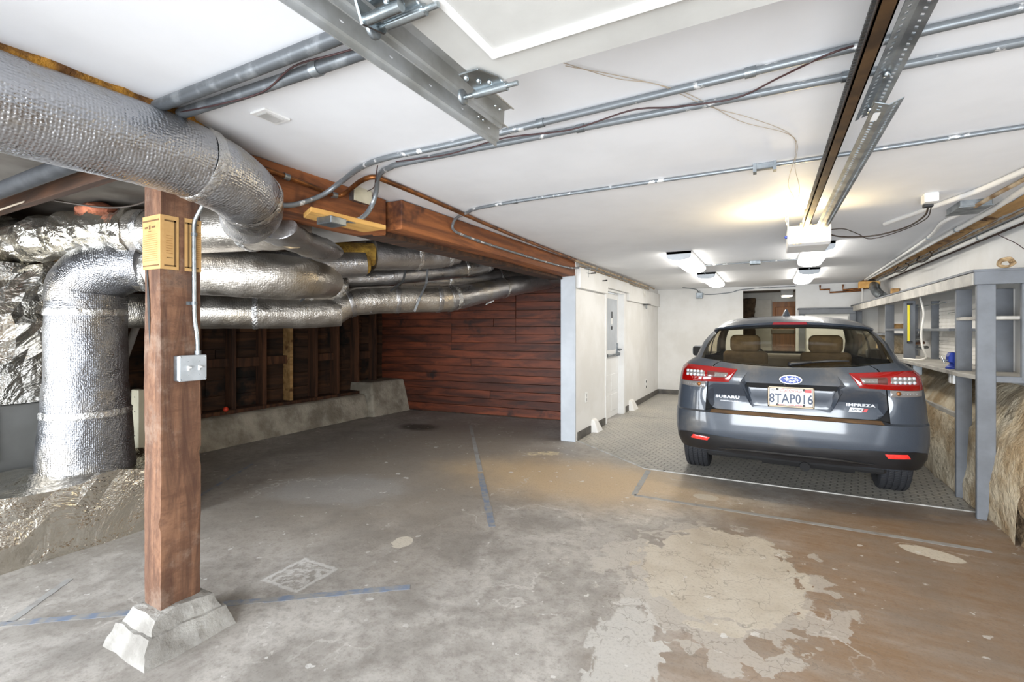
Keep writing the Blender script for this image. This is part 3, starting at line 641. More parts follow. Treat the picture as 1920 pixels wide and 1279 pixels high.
# white joist panning panels under the bay ceiling
pn = thing('panning_panel', (-3.0, 2.5, 2.12), 'long white sheet metal panning channel hanging behind the beam', 'panel')
obj('channel', MB().ext([(-3.42, 2.18, 2.12), (-3.42, 2.52, 2.05), (-3.42, 2.56, 2.1), (-3.42, 2.24, 2.17)], (.99, .25, .02)), M['bay_white'], pn, bevel=.004)
obj('flange', MB().ext([(-3.43, 2.17, 2.115), (-3.43, 2.2, 2.10), (-3.43, 2.21, 2.13), (-3.43, 2.18, 2.14)], (1.0, .25, .02)), M['bay_white'], pn)
tag(obj('ceiling_board', B(-3.1, -2.43, 1.75, 2.12, 2.235, 2.268), M['bay_white']), 'stained white board on the bay ceiling behind the duct bend', 'board')
tag(obj('ceiling_board', B(-3.9, -2.43, 2.62, 2.98, 2.22, 2.268), M['bay_white']), 'grey white board above the open silver sleeve', 'board')
tag(obj('flue_hose', MB().tube(cr([(-5.2, .93, 2.1), (-4.4, .98, 2.15), (-3.72, 1.0, 2.165), (-3.05, 1.03, 2.19), (-2.5, 1.05, 2.2)], 5), [.03]*6+[.042]*15, 16), M['black_hose']), 'dark rubber sleeved pipe under the dim bay ceiling', 'pipe')
def wire(name, label, pts, r, mat, group=None, cat='wire', n=6): return tag(obj(name, MB().tube(cr(pts, n), r, 6), M[mat]), label, cat, group)
wire('loose_wire', 'tan wire drooping above the crumpled foil fitting', [(-5.0, .9, 2.1), (-4.5, 1.05, 2.1), (-4.05, 1.15, 2.16), (-3.9, 1.2, 2.2)], .006, 'wire_tan')
wire('loose_wire', 'dark wire sagging over the transfer duct toward the post', [(-4.0, 1.2, 2.2), (-3.6, 1.38, 2.13), (-3.3, 1.45, 2.13), (-2.95, 1.42, 2.17), (-2.72, 1.4, 2.15), (-2.6, 1.38, 2.16)], .006, 'cable_dark')
tag(obj('foam_bead', wob(wob(MB().tube(cr([(-2.02, -1.3, 2.216), (-2.02, .3, 2.216), (-2.02, .95, 2.216), (-2.06, 1.12, 2.21)], 14), [.026]*43, 12), .018, 8), .01, 23), M['spray_foam']), 'bead of yellow spray foam where the big duct meets the ceiling', 'foam')
tag(obj('foam_lump', wob(MB().ball((-2.0, 1.02, 2.205), .035, .03, .026), .008, 20), M['spray_foam']), 'glossy yellow foam lump at the end of the two iron pipes', 'foam')
tag(obj('brace_pipe', MB().tube([(-5.10, 2.26, 1.56), (-5.30, 2.15, .92)], .03, 12), M['bay_white']), 'pale diagonal pipe leaning behind the upright duct', 'pipe')
tag(obj('red_ball', MB().ball((-5.72, 3.40, .425), .03, seg=16, rings=10), M['red_toy']), 'small orange red ball lying on the stud wall sill', 'ball')
tag(obj('foil_scrap', wob(MB().add([(-3.20, 5.30, 1.80), (-3.10, 5.34, 1.83), (-3.13, 5.32, 1.74), (-3.24, 5.29, 1.70), (-3.16, 5.29, 1.77)], [(0,1,4), (1,2,4), (2,3,4), (3,0,4)]), .006, 30), M['foil_tape']), 'scrap of silver tape hanging off the tapering duct', 'scrap')
tag(obj('insulation_tuft', wob(MB().ball((-2.56, 6.28, 2.06), .05, .04, .06, 14, 10), .022, 22), M['fiberglass']), 'yellow fibre tuft at the far duct end beside the end post', 'insulation')
# ---------------------------------------------------------------- pipes, conduits and wires under the ceiling
def conduit(name, label, pts, r, mat, clips=(), cat='conduit', n=6, seg=12, smooth=True, clipmat='galv'):
    P = cr(pts, n) if smooth else [Vector(p) for p in pts]
    t = thing(name, tuple(pts[0]), label, cat)
    obj('pipe', MB().tube(P, r, seg), M[mat], t)
    for i in clips:
        p = Vector(pts[0]).lerp(Vector(pts[-1]), i) if isinstance(i, float) else Vector(i)
        q = min(range(1, len(P)-1), key=lambda k: (P[k]-p).length); d = (P[q+1]-P[q-1]).normalized(); c = P[q]
        if d.length: obj('clamp', MB().tube([c-d*.016, c+d*.016], r+.004, 10), M[clipmat], t)
    return t
conduit('iron_pipe', 'thicker dark iron pipe nearest the garage door track', [(-1.99, .93, 2.205), (-1.0, .95, 2.205), (1.6, .98, 2.205)], .022, 'pipe_dark', (.6,))
conduit('iron_pipe', 'dark iron pipe with a loose wire tied along it', [(-1.98, 1.005, 2.205), (-1.0, 1.04, 2.205), (1.6, 1.09, 2.205)], .02, 'pipe_dark', (.18,))
wire('loose_wire', 'black wire tied along the second iron pipe', [(-1.95, .99, 2.2), (-1.7, 1.0, 2.18), (-1.5, 1.02, 2.185), (-1.3, .985, 2.2), (-1.1, .99, 2.19), (-.8, 1.03, 2.2)], .003, 'wire_dark')
conduit('ceiling_conduit', 'steel conduit bending down below the copper pipe at the beam', [(-2.28, 1.45, 2.0), (-2.19, 1.6, 2.018), (-2.165, 1.68, 2.045), (-2.14, 1.80, 2.115), (-2.05, 1.84, 2.18), (-1.85, 1.79, 2.212), (-1.62, 1.75, 2.214), (-1.2, 1.76, 2.214), (.2, 1.72, 2.214), (1.7, 1.7, 2.214)], .0135, 'galv_worn', (.35, .55, .85))
conduit('ceiling_conduit', 'steel conduit curving down into the box under the beam', [(-2.03, 1.845, 1.978), (-2.02, 1.92, 1.985), (-2.01, 1.985, 2.03), (-1.99, 2.02, 2.10), (-1.95, 2.01, 2.17), (-1.86, 1.93, 2.208), (-1.72, 1.865, 2.214), (-1.45, 1.85, 2.214), (.23, 1.905, 2.214), (1.7, 1.95, 2.214)], .0135, 'galv_worn', (.4, .62, .8))
conduit('ceiling_conduit', 'thinner conduit turning down along the far beam face', [(-2.02, 5.9, 2.165), (-2.06, 5.56, 2.14), (-2.082, 5.3, 2.115), (-2.085, 4.6, 2.10), (-2.085, 3.6, 2.10), (-2.085, 3.1, 2.112), (-2.085, 2.95, 2.13), (-2.07, 2.92, 2.17), (-2.02, 2.90, 2.205), (-1.9, 2.85, 2.215), (-1.73, 2.78, 2.217), (-1.2, 2.75, 2.217), (.24, 2.755, 2.217), (1.6, 2.70, 2.217)], .0105, 'galv_worn', ((-1.42, 2.75, 2.217), (0, 2.755, 2.217), (-2.085, 3.3, 2.108), (-2.085, 4.1, 2.1)))
cl = thing('conduit_coupling', (.0, 2.755, 2.2), 'square two-ended clamp on the thin conduit before the opener rail', 'clamp')
obj('body', B(-.06, .03, 2.738, 2.772, 2.198, 2.23), M['galv'], cl, bevel=.004)
for x in (-.06, .03): obj('flange', B(x-.008, x+.008, 2.73, 2.78, 2.185, 2.23), M['galv'], cl)
conduit('copper_pipe', 'brown copper pipe running along the beam then rising to the ceiling', [(-2.168, .9, 2.168), (-2.168, 1.4, 2.168), (-2.168, 1.75, 2.152), (-2.165, 1.90, 2.142), (-2.14, 1.95, 2.16), (-1.99, 1.925, 2.20), (-1.90, 1.93, 2.212), (-1.885, 2.02, 2.212), (-1.9, 2.4, 2.212), (-1.98, 3.6, 2.212), (-2.03, 5.4, 2.212)], .0135, 'copper', ((-2.168, 1.6, 2.16), (-2.16, 1.9, 2.145)), 'pipe')
conduit('wall_pipe', 'worn tan pipe along the top of the white partition', [(-2.02, 5.35, 2.2), (-2.01, 7.0, 2.195), (-2.0, 9.7, 2.19)], .014, 'copper_paint', (.2, .45, .7, .9), 'pipe')
conduit('wall_pipe', 'thin second tan pipe hugging the partition header', [(-2.055, 5.6, 2.17), (-2.05, 7.2, 2.165), (-2.04, 9.4, 2.16)], .009, 'copper_paint', (.3, .6), 'pipe')
wb = thing('junction_box', (-2.17, 2.11, 2.16), 'beige covered junction box on the upper beam face', 'junction box')
obj('box_body', B(-2.2, -2.155, 2.04, 2.17, 2.15, 2.235), M['galv'], wb, bevel=.003)
obj('cover_plate', B(-2.156, -2.148, 2.035, 2.175, 2.145, 2.238), M['beige_metal'], wb, bevel=.002)
wire('loose_wire', 'thin dark wire dropping from conduit to the beige box', [(-1.72, 1.78, 2.2), (-1.85, 1.9, 2.19), (-2.0, 2.04, 2.2), (-2.14, 2.13, 2.22)], .003, 'wire_dark')
tag(obj('lumber_block', MB().prism([(-2.17, 1.70), (-2.02, 1.625), (-1.99, 2.13), (-2.17, 2.13)], 1.972, 1.998), M['fresh_wood'], bevel=.003), 'pale yellow lumber strip screwed flat beneath the beam', 'lumber')
jb = thing('junction_box', (-2.03, 1.78, 1.95), 'grey junction box under the yellow lumber strip', 'junction box')
obj('box_body', B(-2.1, -1.99, 1.725, 1.83, 1.935, 1.972), M['galv'], jb, bevel=.003)
obj('connector', MB().tube([(-2.03, 1.825, 1.965), (-2.03, 1.86, 1.975)], .017, 10), M['zinc'], jb)
# wire ties, thermostat wires over the ceiling
wire('loose_wire', 'maroon wire looping along the upper ceiling conduit', [(-1.6, 1.78, 2.2), (-1.3, 1.80, 2.19), (-1.0, 1.78, 2.2), (-.7, 1.79, 2.18), (-.45, 1.78, 2.2), (-.3, 1.83, 2.2), (-.1, 1.86, 2.2), (.03, 1.80, 2.21), (.15, 1.70, 2.2), (.22, 1.70, 2.21)], .0035, 'wire_dark')
wire('loose_wire', 'pair of thin bare wires crossing from the raised door to the opener', [(-.57, 1.4, 2.222), (-.45, 1.57, 2.222), (-.33, 1.68, 2.22), (-.2, 1.93, 2.222), (-.06, 2.12, 2.222), (.08, 2.36, 2.22), (.115, 2.6, 2.215), (.1, 3.1, 2.2), (.15, 3.5, 2.19), (.11, 3.8, 2.17), (.12, 4.0, 2.14)], .0014, 'wire_tan')
wire('loose_wire', 'slacker thin wire beside the pair near the opener', [(-.57, 1.42, 2.222), (-.4, 1.6, 2.222), (-.25, 1.8, 2.222), (-.1, 2.13, 2.222), (.1, 2.42, 2.22), (.12, 2.8, 2.2), (.16, 3.2, 2.17), (.13, 3.6, 2.16), (.11, 3.95, 2.16)], .0014, 'wire_tan')
v = thing('ceiling_vent', (-1.74, 1.21, 2.22), 'small white register plate on the ceiling near the big duct', 'vent')
obj('frame', B(-1.785, -1.695, 1.155, 1.268, 2.222, 2.231), M['door_white'], v, bevel=.002); obj('grille', B(-1.768, -1.712, 1.172, 1.25, 2.218, 2.224), M['bay_white'], v, bevel=.002)

# ---------------------------------------------------------------- raised garage door, track and rollers
gd = thing('garage_door', (.3, 0, 2.02), 'off white panelled garage door raised flat overhead', 'garage door')
for y0, y1 in ((-1.3, -.72), (-.715, -.135), (-.13, .45), (.455, 1.035)):
    obj('section', B(-.64, 1.22, y0, y1, 2.0, 2.045), M['garage_door'], gd, bevel=.004)
for y0, y1 in ((-.6, -.25), (-.02, .34), (.56, .93)):
    fr = MB()
    for a in ((-.55, -.535, y0, y1), (.52, .535, y0, y1), (-.55, .535, y0, y0+.013), (-.55, .535, y1-.013, y1)):
        zb = 1.993 if a[1]-a[0] < .1 else 1.9923; zt = 2.0002 if a[1]-a[0] < .1 else 2.0006
        fr.ext([(a[0], a[2], zt), (a[1], a[2], zt), (a[1], a[2], zb), (a[0], a[2], zb)], (0, a[3]-a[2], 0))
    obj('moulding', fr, M['door_white'], gd, label='raised white panel moulding')
tr = thing('door_track', (-.72, 0, 1.99), 'twin galvanised door tracks hanging beside the raised door', 'track')
def rail(x, z_, name):
    y0, y1 = -1.3, 1.335 if x < -.74 else 1.27; m = MB()
    pr = [(x-.03, z_-.012), (x-.03, z_+.004), (x-.022, z_+.006), (x-.02, z_+.044), (x+.004, z_+.046), (x+.014, z_+.04)]
    m.grid(lambda i, j: (pr[i][0], (y0, y1)[j], pr[i][1]), len(pr), 2, False)
    o = obj(name, m, M['track'], tr); so = o.modifiers.new('gauge', 'SOLIDIFY'); so.thickness = .003; so.offset = 0
rail(-.745, 1.985, 'lower_rail'); rail(-.69, 2.005, 'upper_rail')
for k in range(9):
    y = 1.27-k*.145
    obj('slot_hole', MB().lathe([(0, .0005), (.007, .0005)], (-.7655, y, 2.012), (1, 0, .05), 8, False), M['drywall'], tr)
for x, z_ in ((-.757, 2.0), (-.7, 2.02)):
    for y in (1.2, 1.225): obj('bolt', MB().lathe([(0, .004), (.004, .003), (.005, 0)], (x, y, z_+.012), (.2, 0, -1), 8), M['zinc'], tr)
def hinge(label, y, big=False):
    t = thing('roller_hinge', (-.62, y, 1.98), label, 'hinge')
    pts = [(-.655, y-.075, 1.995), (-.60, y-.075, 1.995), (-.575, y-.02, 1.995), (-.575, y+.015, 1.995), (-.66, y+.015, 1.995)]
    obj('plate', MB().ext(pts, (0, 0, -.005)), M['zinc'], t, bevel=.002)
    obj('barrel', MB().tube([(-.665, y+.015, 1.985), (-.57, y+.015, 1.985)], .011, 12), M['zinc'], t)
    obj('roller_stem', MB().tube([(-.71, y+.015, 1.985), (-.54, y+.015, 1.985)], .006, 10), M['zinc'], t)
    obj('roller', MB().lathe([(0, -.006), (.016, -.006), (.02, -.003), (.02, .003), (.016, .006), (0, .006)], (-.702, y+.015, 1.987), (1, 0, 0), 16), M['galv'], t)
    for dx, dy in ((-.645, -.055), (-.625, -.03), (-.605, -.012)): obj('bolt', MB().lathe([(0, -.008), (.005, -.006), (.007, 0)], (dx, y+dy, 1.99), (0, 0, 1), 10), M['zinc'], t)
    if big:
        obj('upper_barrel', MB().tube([(-.68, y-.03, 1.972), (-.59, y-.03, 1.972)], .011, 14), M['zinc'], t)
        obj('bracket', MB().ext([(-.68, y-.06, 2.0), (-.68, y+.03, 1.997), (-.68, y+.02, 1.972), (-.68, y-.04, 1.958)], (.006, 0, 0)), M['zinc'], t)
hinge('zinc roller hinge at the far corner of the raised door', 1.02)
hinge('doubled zinc roller hinge at the near end of the track', .70, True)

# ---------------------------------------------------------------- opener, its rail and perforated angles
orl = thing('opener_rail', (.235, 1.5, 2.1), 'rusty brown opener rail with a chain along the ceiling', 'rail')
obj('beam_bar', MB().box(.215, .252, -1.3, 3.95, 2.095, 2.10).box(.215, .219, -1.3, 3.95, 2.095, 2.125).box(.248, .252, -1.3, 3.95, 2.095, 2.125), M['rail_brown'], orl)
ch = MB()
for k in range(300): ch.box(.203, .211, -1.2+k*.0165, -1.2+k*.0165+.011, 2.104, 2.114)
tag(obj('chain', ch, M['steel_dark'], orl), kind='stuff')
def perforated(name, label, x0, wd, y0, y1, z_, pitch, hole, tilt, mat):
    t = thing(name, (x0, y0, z_), label, 'angle bar')
    for sgn, nm in ((-1, 'flange'), (1, 'flange')):
        m = MB(); n = int((y1-y0)/pitch)
        def P(u, y): return (x0+sgn*u*wd, y, z_-u*tilt)
        def q(u0, u1, a, b): m.ext([P(u0, a), P(u1, a), P(u1, b), P(u0, b)], (0, 0, .003))
        q(0, .42, y0, y1); q(.66, 1, y0, y1)
        for k in range(n): q(.42, .66, y0+k*pitch, y0+k*pitch+pitch-hole)
        obj(nm, m, M[mat], t)
    return t
perforated('perforated_angle', 'round holed steel angle hung beside the near opener rail', .298, .032, -1.2, 2.02, 2.115, .026, .012, .012, 'galv')
pa = perforated('slotted_angle', 'longer slotted steel angle reaching down to the opener', .322, .036, 1.80, 3.95, 2.056, .024, .013, -.015, 'galv')
obj('sticker', MB().add([(.290, 1.84, 2.054), (.308, 1.84, 2.054), (.308, 1.91, 2.054), (.290, 1.91, 2.054)], [(0,1,2,3)]), M['white_plastic'], pa)
for y in (1.7, 1.95): tag(obj('bolt', MB().lathe([(0, -.01), (.01, -.01), (.01, 0)], (.298, y, 2.11), (0, 0, 1), 6), M['zinc'], bpy.data.objects['perforated_angle']))
ou = thing('door_opener', (.26, 4.2, 1.97), 'white ceiling garage door opener with its bright lamp lit', 'opener')
hs = MB().ext([(.125, 3.98, 2.0), (.125, 3.98, 2.125), (.125, 4.38, 2.135), (.125, 4.38, 1.985), (.125, 4.03, 1.985)], (.265, 0, 0))
obj('housing', hs, M['door_white'], ou, bevel=.012, seg=3)
obj('lamp_cover', B(.135, .38, 3.955, 3.985, 2.005, 2.118), M['bulb'], ou, bevel=.012, seg=3)
obj('vent_row', MB().box(.16, .17, 3.97, 3.98, 1.99, 1.995).box(.18, .19, 3.97, 3.98, 1.99, 1.995).box(.2, .21, 3.97, 3.98, 1.99, 1.995), M['black'], ou)
obj('rail_bracket', MB().box(.20, .27, 3.93, 3.99, 2.12, 2.135).box(.225, .245, 3.93, 3.95, 2.09, 2.23), M['steel_dark'], ou)
obj('side_button', MB().ball((.118, 4.05, 2.06), .012), M['blue'], ou, label='blue knob')
tag(obj('mount_strap', MB().box(.128, .136, 4.1, 4.13, 2.12, 2.23).box(.38, .388, 4.1, 4.13, 2.12, 2.23), M['galv'], ou))
pl_ = bpy.data.lights.new('opener_bulb', 'POINT'); pl_.shadow_soft_size = .05; pl_.energy = 12; pl_.color = (1, .78, .42)
plo = bpy.data.objects.new('opener_bulb', pl_); COL.objects.link(plo); plo.location = (.17, 3.90, 2.07)
ol = thing('ceiling_outlet', (.9, 3.87, 2.18), 'small white ceiling outlet where the opener cable plugs in', 'outlet')
obj('box_body', B(.86, .93, 3.83, 3.92, 2.175, 2.23), M['white_plastic'], ol, bevel=.004); obj('plug', B(.87, .92, 3.9, 3.935, 2.155, 2.18), M['black'], ol, bevel=.004)
wire('power_cable', 'dark power cable drooping from outlet to opener', [(.9, 3.93, 2.16), (.91, 4.08, 2.13), (.86, 4.3, 2.105), (.7, 4.4, 2.08), (.5, 4.35, 2.08), (.38, 4.25, 2.1)], .006, 'cable_dark', None, 'cable')
wire('power_cable', 'thinner wavy cable accompanying the opener power cable', [(.915, 3.93, 2.16), (.93, 4.12, 2.12), (.84, 4.35, 2.09), (.68, 4.42, 2.06), (.6, 4.4, 2.1), (.5, 4.3, 2.13), (.4, 4.22, 2.12)], .0035, 'cable_dark', None, 'cable')
# ---------------------------------------------------------------- four wraparound light fixtures
def fixture(x, y0, y1, label):
    t = thing('ceiling_light', (x, (y0+y1)/2, 2.23), label, 'ceiling light')
    hw = .125
    prof = [(-hw, 2.205), (-hw, 2.18), (-hw*.86, 2.155), (-hw*.5, 2.14), (0, 2.135), (hw*.5, 2.14), (hw*.86, 2.155), (hw, 2.18), (hw, 2.205)]
    obj('diffuser_or_added_glow', MB().grid(lambda i, j: (x+prof[i][0], (y0+.01, y1-.01)[j], prof[i][1]), len(prof), 2, True), M['tube_light'], t)
    for y in (y0, y1-.012): obj('end_cap', MB().ext([(x-.13, y, 2.23)]+[(x+a*1.02, y, b-.001) for a, b in prof]+[(x+.13, y, 2.23)], (0, .012, 0)), M['post_white'], t)
    obj('tray', B(x-.13, x+.13, y0, y1, 2.204, 2.23), M['white_plastic'], t)
fixture(-.855, 5.42, 6.78, 'lit wraparound light nearer the opener on the partition side')
fixture(-.81, 7.62, 9.3, 'lit wraparound light farther away on the partition side')
fixture(.44, 5.46, 6.74, 'lit wraparound light directly behind the garage opener')
fixture(.50, 7.70, 9.3, 'farther lit wraparound light in line with the opener')
conduit('lamp_conduit', 'thin white conduit joining the light fixtures across the ceiling', [(-.73, 6.66, 2.215), (-.13, 6.62, 2.215), (.32, 6.6, 2.215)], .008, 'galv_worn', smooth=False)
conduit('lamp_conduit', 'short white conduit linking the two lights by the partition', [(-.85, 6.78, 2.215), (-.84, 7.2, 2.215), (-.82, 7.62, 2.215)], .008, 'galv_worn', smooth=False)
conduit('lamp_conduit', 'short white conduit linking the two lights behind the opener', [(.44, 6.74, 2.215), (.47, 7.2, 2.215), (.5, 7.7, 2.215)], .008, 'galv_worn', smooth=False)
j2 = thing('junction_box', (-.13, 6.62, 2.2), 'tiny grey junction box between the ceiling lights', 'junction box')
obj('box_body', B(-.2, -.08, 6.57, 6.67, 2.185, 2.23), M['galv'], j2, bevel=.004)
conduit('wall_conduit', 'thin conduit running along the far wall ceiling edge', [(-1.5, 10.0, 2.215), (-1.3, 10.3, 2.2), (-1.26, 10.5, 2.16), (-1.1, 10.51, 2.1), (-.7, 10.51, 2.12), (-.4, 10.51, 2.18), (.3, 10.51, 2.2), (.46, 10.5, 2.2)], .009, 'galv_worn')
j3 = thing('junction_box', (-1.25, 10.5, 2.05), 'pale junction box high on the far white wall', 'junction box')
obj('box_body', B(-1.31, -1.18, 10.47, 10.53, 2.02, 2.14), M['galv'], j3, bevel=.006); obj('connector', MB().tube([(-1.25, 10.5, 2.14), (-1.25, 10.5, 2.18)], .016, 8), M['galv'], j3)
# ---------------------------------------------------------------- pipe bundle at the outer ceiling corner
conduit('corner_pipe', 'white painted pipe sloping away across the ceiling corner', [(1.3, -1.4, 2.2), (1.24, 2.5, 2.2), (1.14, 3.6, 2.205), (1.0, 4.15, 2.212), (.82, 4.75, 2.222)], .016, 'white_wall', (), 'pipe')
conduit('corner_conduit', 'cream conduit entering the grey ceiling box', [(1.26, -1.4, 2.2), (1.24, 3.0, 2.2), (1.22, 3.9, 2.2), (1.2, 4.2, 2.19)], .013, 'copper_paint', ())
gb = thing('junction_box', (1.2, 4.3, 2.18), 'flat pale grey steel box on the ceiling by the pipes', 'junction box')
obj('box_body', B(1.115, 1.275, 4.17, 4.44, 2.19, 2.232), M['galv'], gb, bevel=.003); obj('cover_plate', B(1.11, 1.28, 4.165, 4.445, 2.184, 2.19), M['galv'], gb)
conduit('corner_conduit', 'cream conduit leaving the grey box toward the far corner', [(1.2, 4.44, 2.2), (1.18, 4.8, 2.2), (1.26, 5.5, 2.2), (1.32, 7.0, 2.2), (1.40, 9.6, 2.2)], .014, 'white_wall', (.2, .5))
conduit('corner_conduit', 'long cream conduit with metal clamps beside the torn plaster', [(1.2, -1.4, 2.195), (1.24, 2.9, 2.195), (1.30, 3.75, 2.195), (1.35, 4.6, 2.195), (1.36, 6.0, 2.195), (1.42, 9.5, 2.195)], .018, 'white_wall', (.15, .3, .42, .6))
conduit('corner_pipe', 'thick white pipe tight against the outer wall top', [(1.6, -1.4, 2.17), (1.6, 5.5, 2.17), (1.6, 9.8, 2.17)], .02, 'white_wall', (.2, .35, .6), 'pipe')
conduit('corner_pipe', 'slim tan pipe between the plaster gap and the wall pipe', [(1.55, -1.4, 2.2), (1.55, 5.5, 2.2), (1.54, 9.8, 2.2)], .011, 'copper_paint', (.3, .7), 'pipe')
wire('loose_wire', 'thin wire draped over the white wall above the shelf', [(1.62, 5.2, 2.14), (1.69, 5.1, 2.05), (1.705, 4.98, 1.98), (1.705, 4.86, 1.95), (1.705, 4.7, 1.91), (1.69, 4.62, 1.9)], .003, 'wire_dark')
wire('loose_wire', 'dark wavy wire leaving the cord coil along the wall', [(1.60, 4.62, 1.88), (1.70, 4.5, 1.91), (1.705, 4.35, 1.92), (1.705, 4.1, 1.95), (1.7, 3.7, 1.98)], .004, 'wire_dark')
wire('hook_cable', 'brown looped cable hanging in the torn plaster gap', [(1.5, 6.5, 2.2), (1.49, 6.4, 2.15), (1.49, 6.7, 2.12), (1.49, 6.95, 2.16), (1.5, 6.9, 2.2)], .008, 'cable_dark', None, 'cable')
wire('hook_cable', 'second brown cable loop farther along the plaster gap', [(1.5, 7.5, 2.2), (1.49, 7.3, 2.15), (1.49, 7.6, 2.11), (1.49, 8.0, 2.15), (1.5, 7.9, 2.2)], .008, 'cable_dark', None, 'cable')
# far corner tangle: copper loops, yellow wood block, metal flue
conduit('copper_loop', 'copper pipe loop on the far wall near the corner', [(.85, 10.48, 2.2), (.85, 10.48, 2.12), (1.0, 10.48, 2.12), (1.0, 10.48, 2.06), (1.5, 10.48, 2.08)], .016, 'copper', (), 'pipe', smooth=False)
conduit('copper_loop', 'shorter copper riser crossing the corner loop', [(1.2, 10.47, 2.2), (1.2, 10.47, 2.1), (1.62, 10.47, 2.12)], .016, 'copper', (), 'pipe', smooth=False)
tag(obj('wood_block', B(1.32, 1.6, 9.6, 9.72, 2.06, 2.17), M['fresh_wood'], bevel=.004), 'orange wood block at the far ceiling corner', 'block')
tag(obj('wood_block', B(1.62, 1.71, 8.9, 9.0, 1.86, 1.99), M['tan_wood'], bevel=.004), 'small tan wood block above the shelf fascia end', 'block')
fl = duct('metal_flue', 'short grey metal flue bending into the far corner', [(1.5, 9.75, 2.16), (1.52, 9.6, 2.08), (1.54, 9.5, 1.98), (1.6, 9.4, 1.9)], .07, 'galv', seams=(.4,), jit=0, tape='galv')
conduit('vent_pipe', 'thin white vertical pipe near the far corner', [(1.42, 10.0, 2.15), (1.42, 10.0, 1.72)], .012, 'white_wall', (), 'pipe', smooth=False)
# ---------------------------------------------------------------- small things on the partition and far wall
op_ = thing('wall_outlet', (-2.085, 5.93, .48), 'white outlet plate low on the partition before the door', 'outlet')
obj('plate', B(-2.09, -2.083, 5.89, 5.97, .43, .56), M['white_plastic'], op_, bevel=.002); obj('socket', MB().box(-2.084, -2.081, 5.915, 5.945, .445, .485).box(-2.084, -2.081, 5.915, 5.945, .505, .545), M['bay_white'], op_)
op_ = thing('wall_outlet', (-2.085, 9.38, .32), 'outlet beyond the door with two dark sockets', 'outlet')
obj('plate', B(-2.09, -2.083, 9.3, 9.46, .23, .42), M['white_plastic'], op_, bevel=.002)
for z_ in (.27, .37): obj('socket', B(-2.084, -2.079, 9.355, 9.405, z_-.02, z_+.02), M['black'], op_)
for y, z_, l in ((5.95, 2.11, 'black spike beside a cross mark on the header'), (6.45, 2.06, 'plain black spike farther along the header')):
    tag(obj('wall_spike', MB().tube([(-2.036, y, z_), (-1.97, y+.02, z_+.006)], [.006, .011], 8), M['black']), l, 'spike')
tag(obj('cross_mark', MB().box(-2.036, -2.033, 5.80, 5.93, 2.098, 2.106).box(-2.036, -2.033, 5.858, 5.868, 2.05, 2.17), M['galv']), 'thin grey cross shaped hook on the header above the wall', 'hook')
kt = thing('door_tag', (-2.155, 7.3, 1.5), 'small key tag hanging on the white door', 'tag')
obj('card', B(-2.16, -2.156, 7.28, 7.36, 1.46, 1.56), M['white_plastic'], kt); obj('hook', B(-2.16, -2.15, 7.31, 7.33, 1.56, 1.66), M['black'], kt); obj('key', B(-2.16, -2.152, 7.3, 7.34, 1.38, 1.43), M['black'], kt)
sl = thing('camera_bracket', (-2.03, 9.2, 1.84), 'small black bracket under the far header end', 'bracket')
obj('plate', B(-2.08, -1.98, 9.1, 9.34, 1.855, 1.865), M['black'], sl); obj('arm', MB().box(-2.05, -2.04, 9.18, 9.19, 1.78, 1.86).box(-2.05, -2.04, 9.26, 9.27, 1.78, 1.86).box(-2.05, -2.04, 9.18, 9.27, 1.78, 1.79), M['galv'], sl)
wire('loose_wire', 'white cable loop hanging off the far header', [(-2.03, 8.9, 2.14), (-2.03, 8.95, 2.05), (-2.03, 9.05, 1.99), (-2.03, 9.1, 2.05), (-2.03, 9.1, 2.14)], .004, 'wire_white')
pxl = thing('passage_box', (.35, 11.7, 2.24), 'pale box under the dim passage ceiling with an added glow beneath', 'ceiling light')
obj('housing', B(.24, .47, 11.6, 11.8, 2.1, 2.24), M['grey_panel'], pxl, bevel=.006)
obj('diffuser_or_added_glow', B(.26, .45, 11.62, 11.78, 2.08, 2.1), M['passage_fill'], pxl)  # glowing plate added beneath the box to brighten the passage
tag(obj('rubble_column', wob(crinkle_box(-.85, -.29, 12.2, 12.58, 0, 2.08, .14, .05, 3), .03, 6), M['rock_dark']), 'dark rough stone column inside the passage', 'column')
tag(obj('grey_board', B(-.28, .07, 12.52, 12.59, 0, 2.07), M['grey_panel'], bevel=.004), 'tall light grey board beside the brown passage door', 'board')
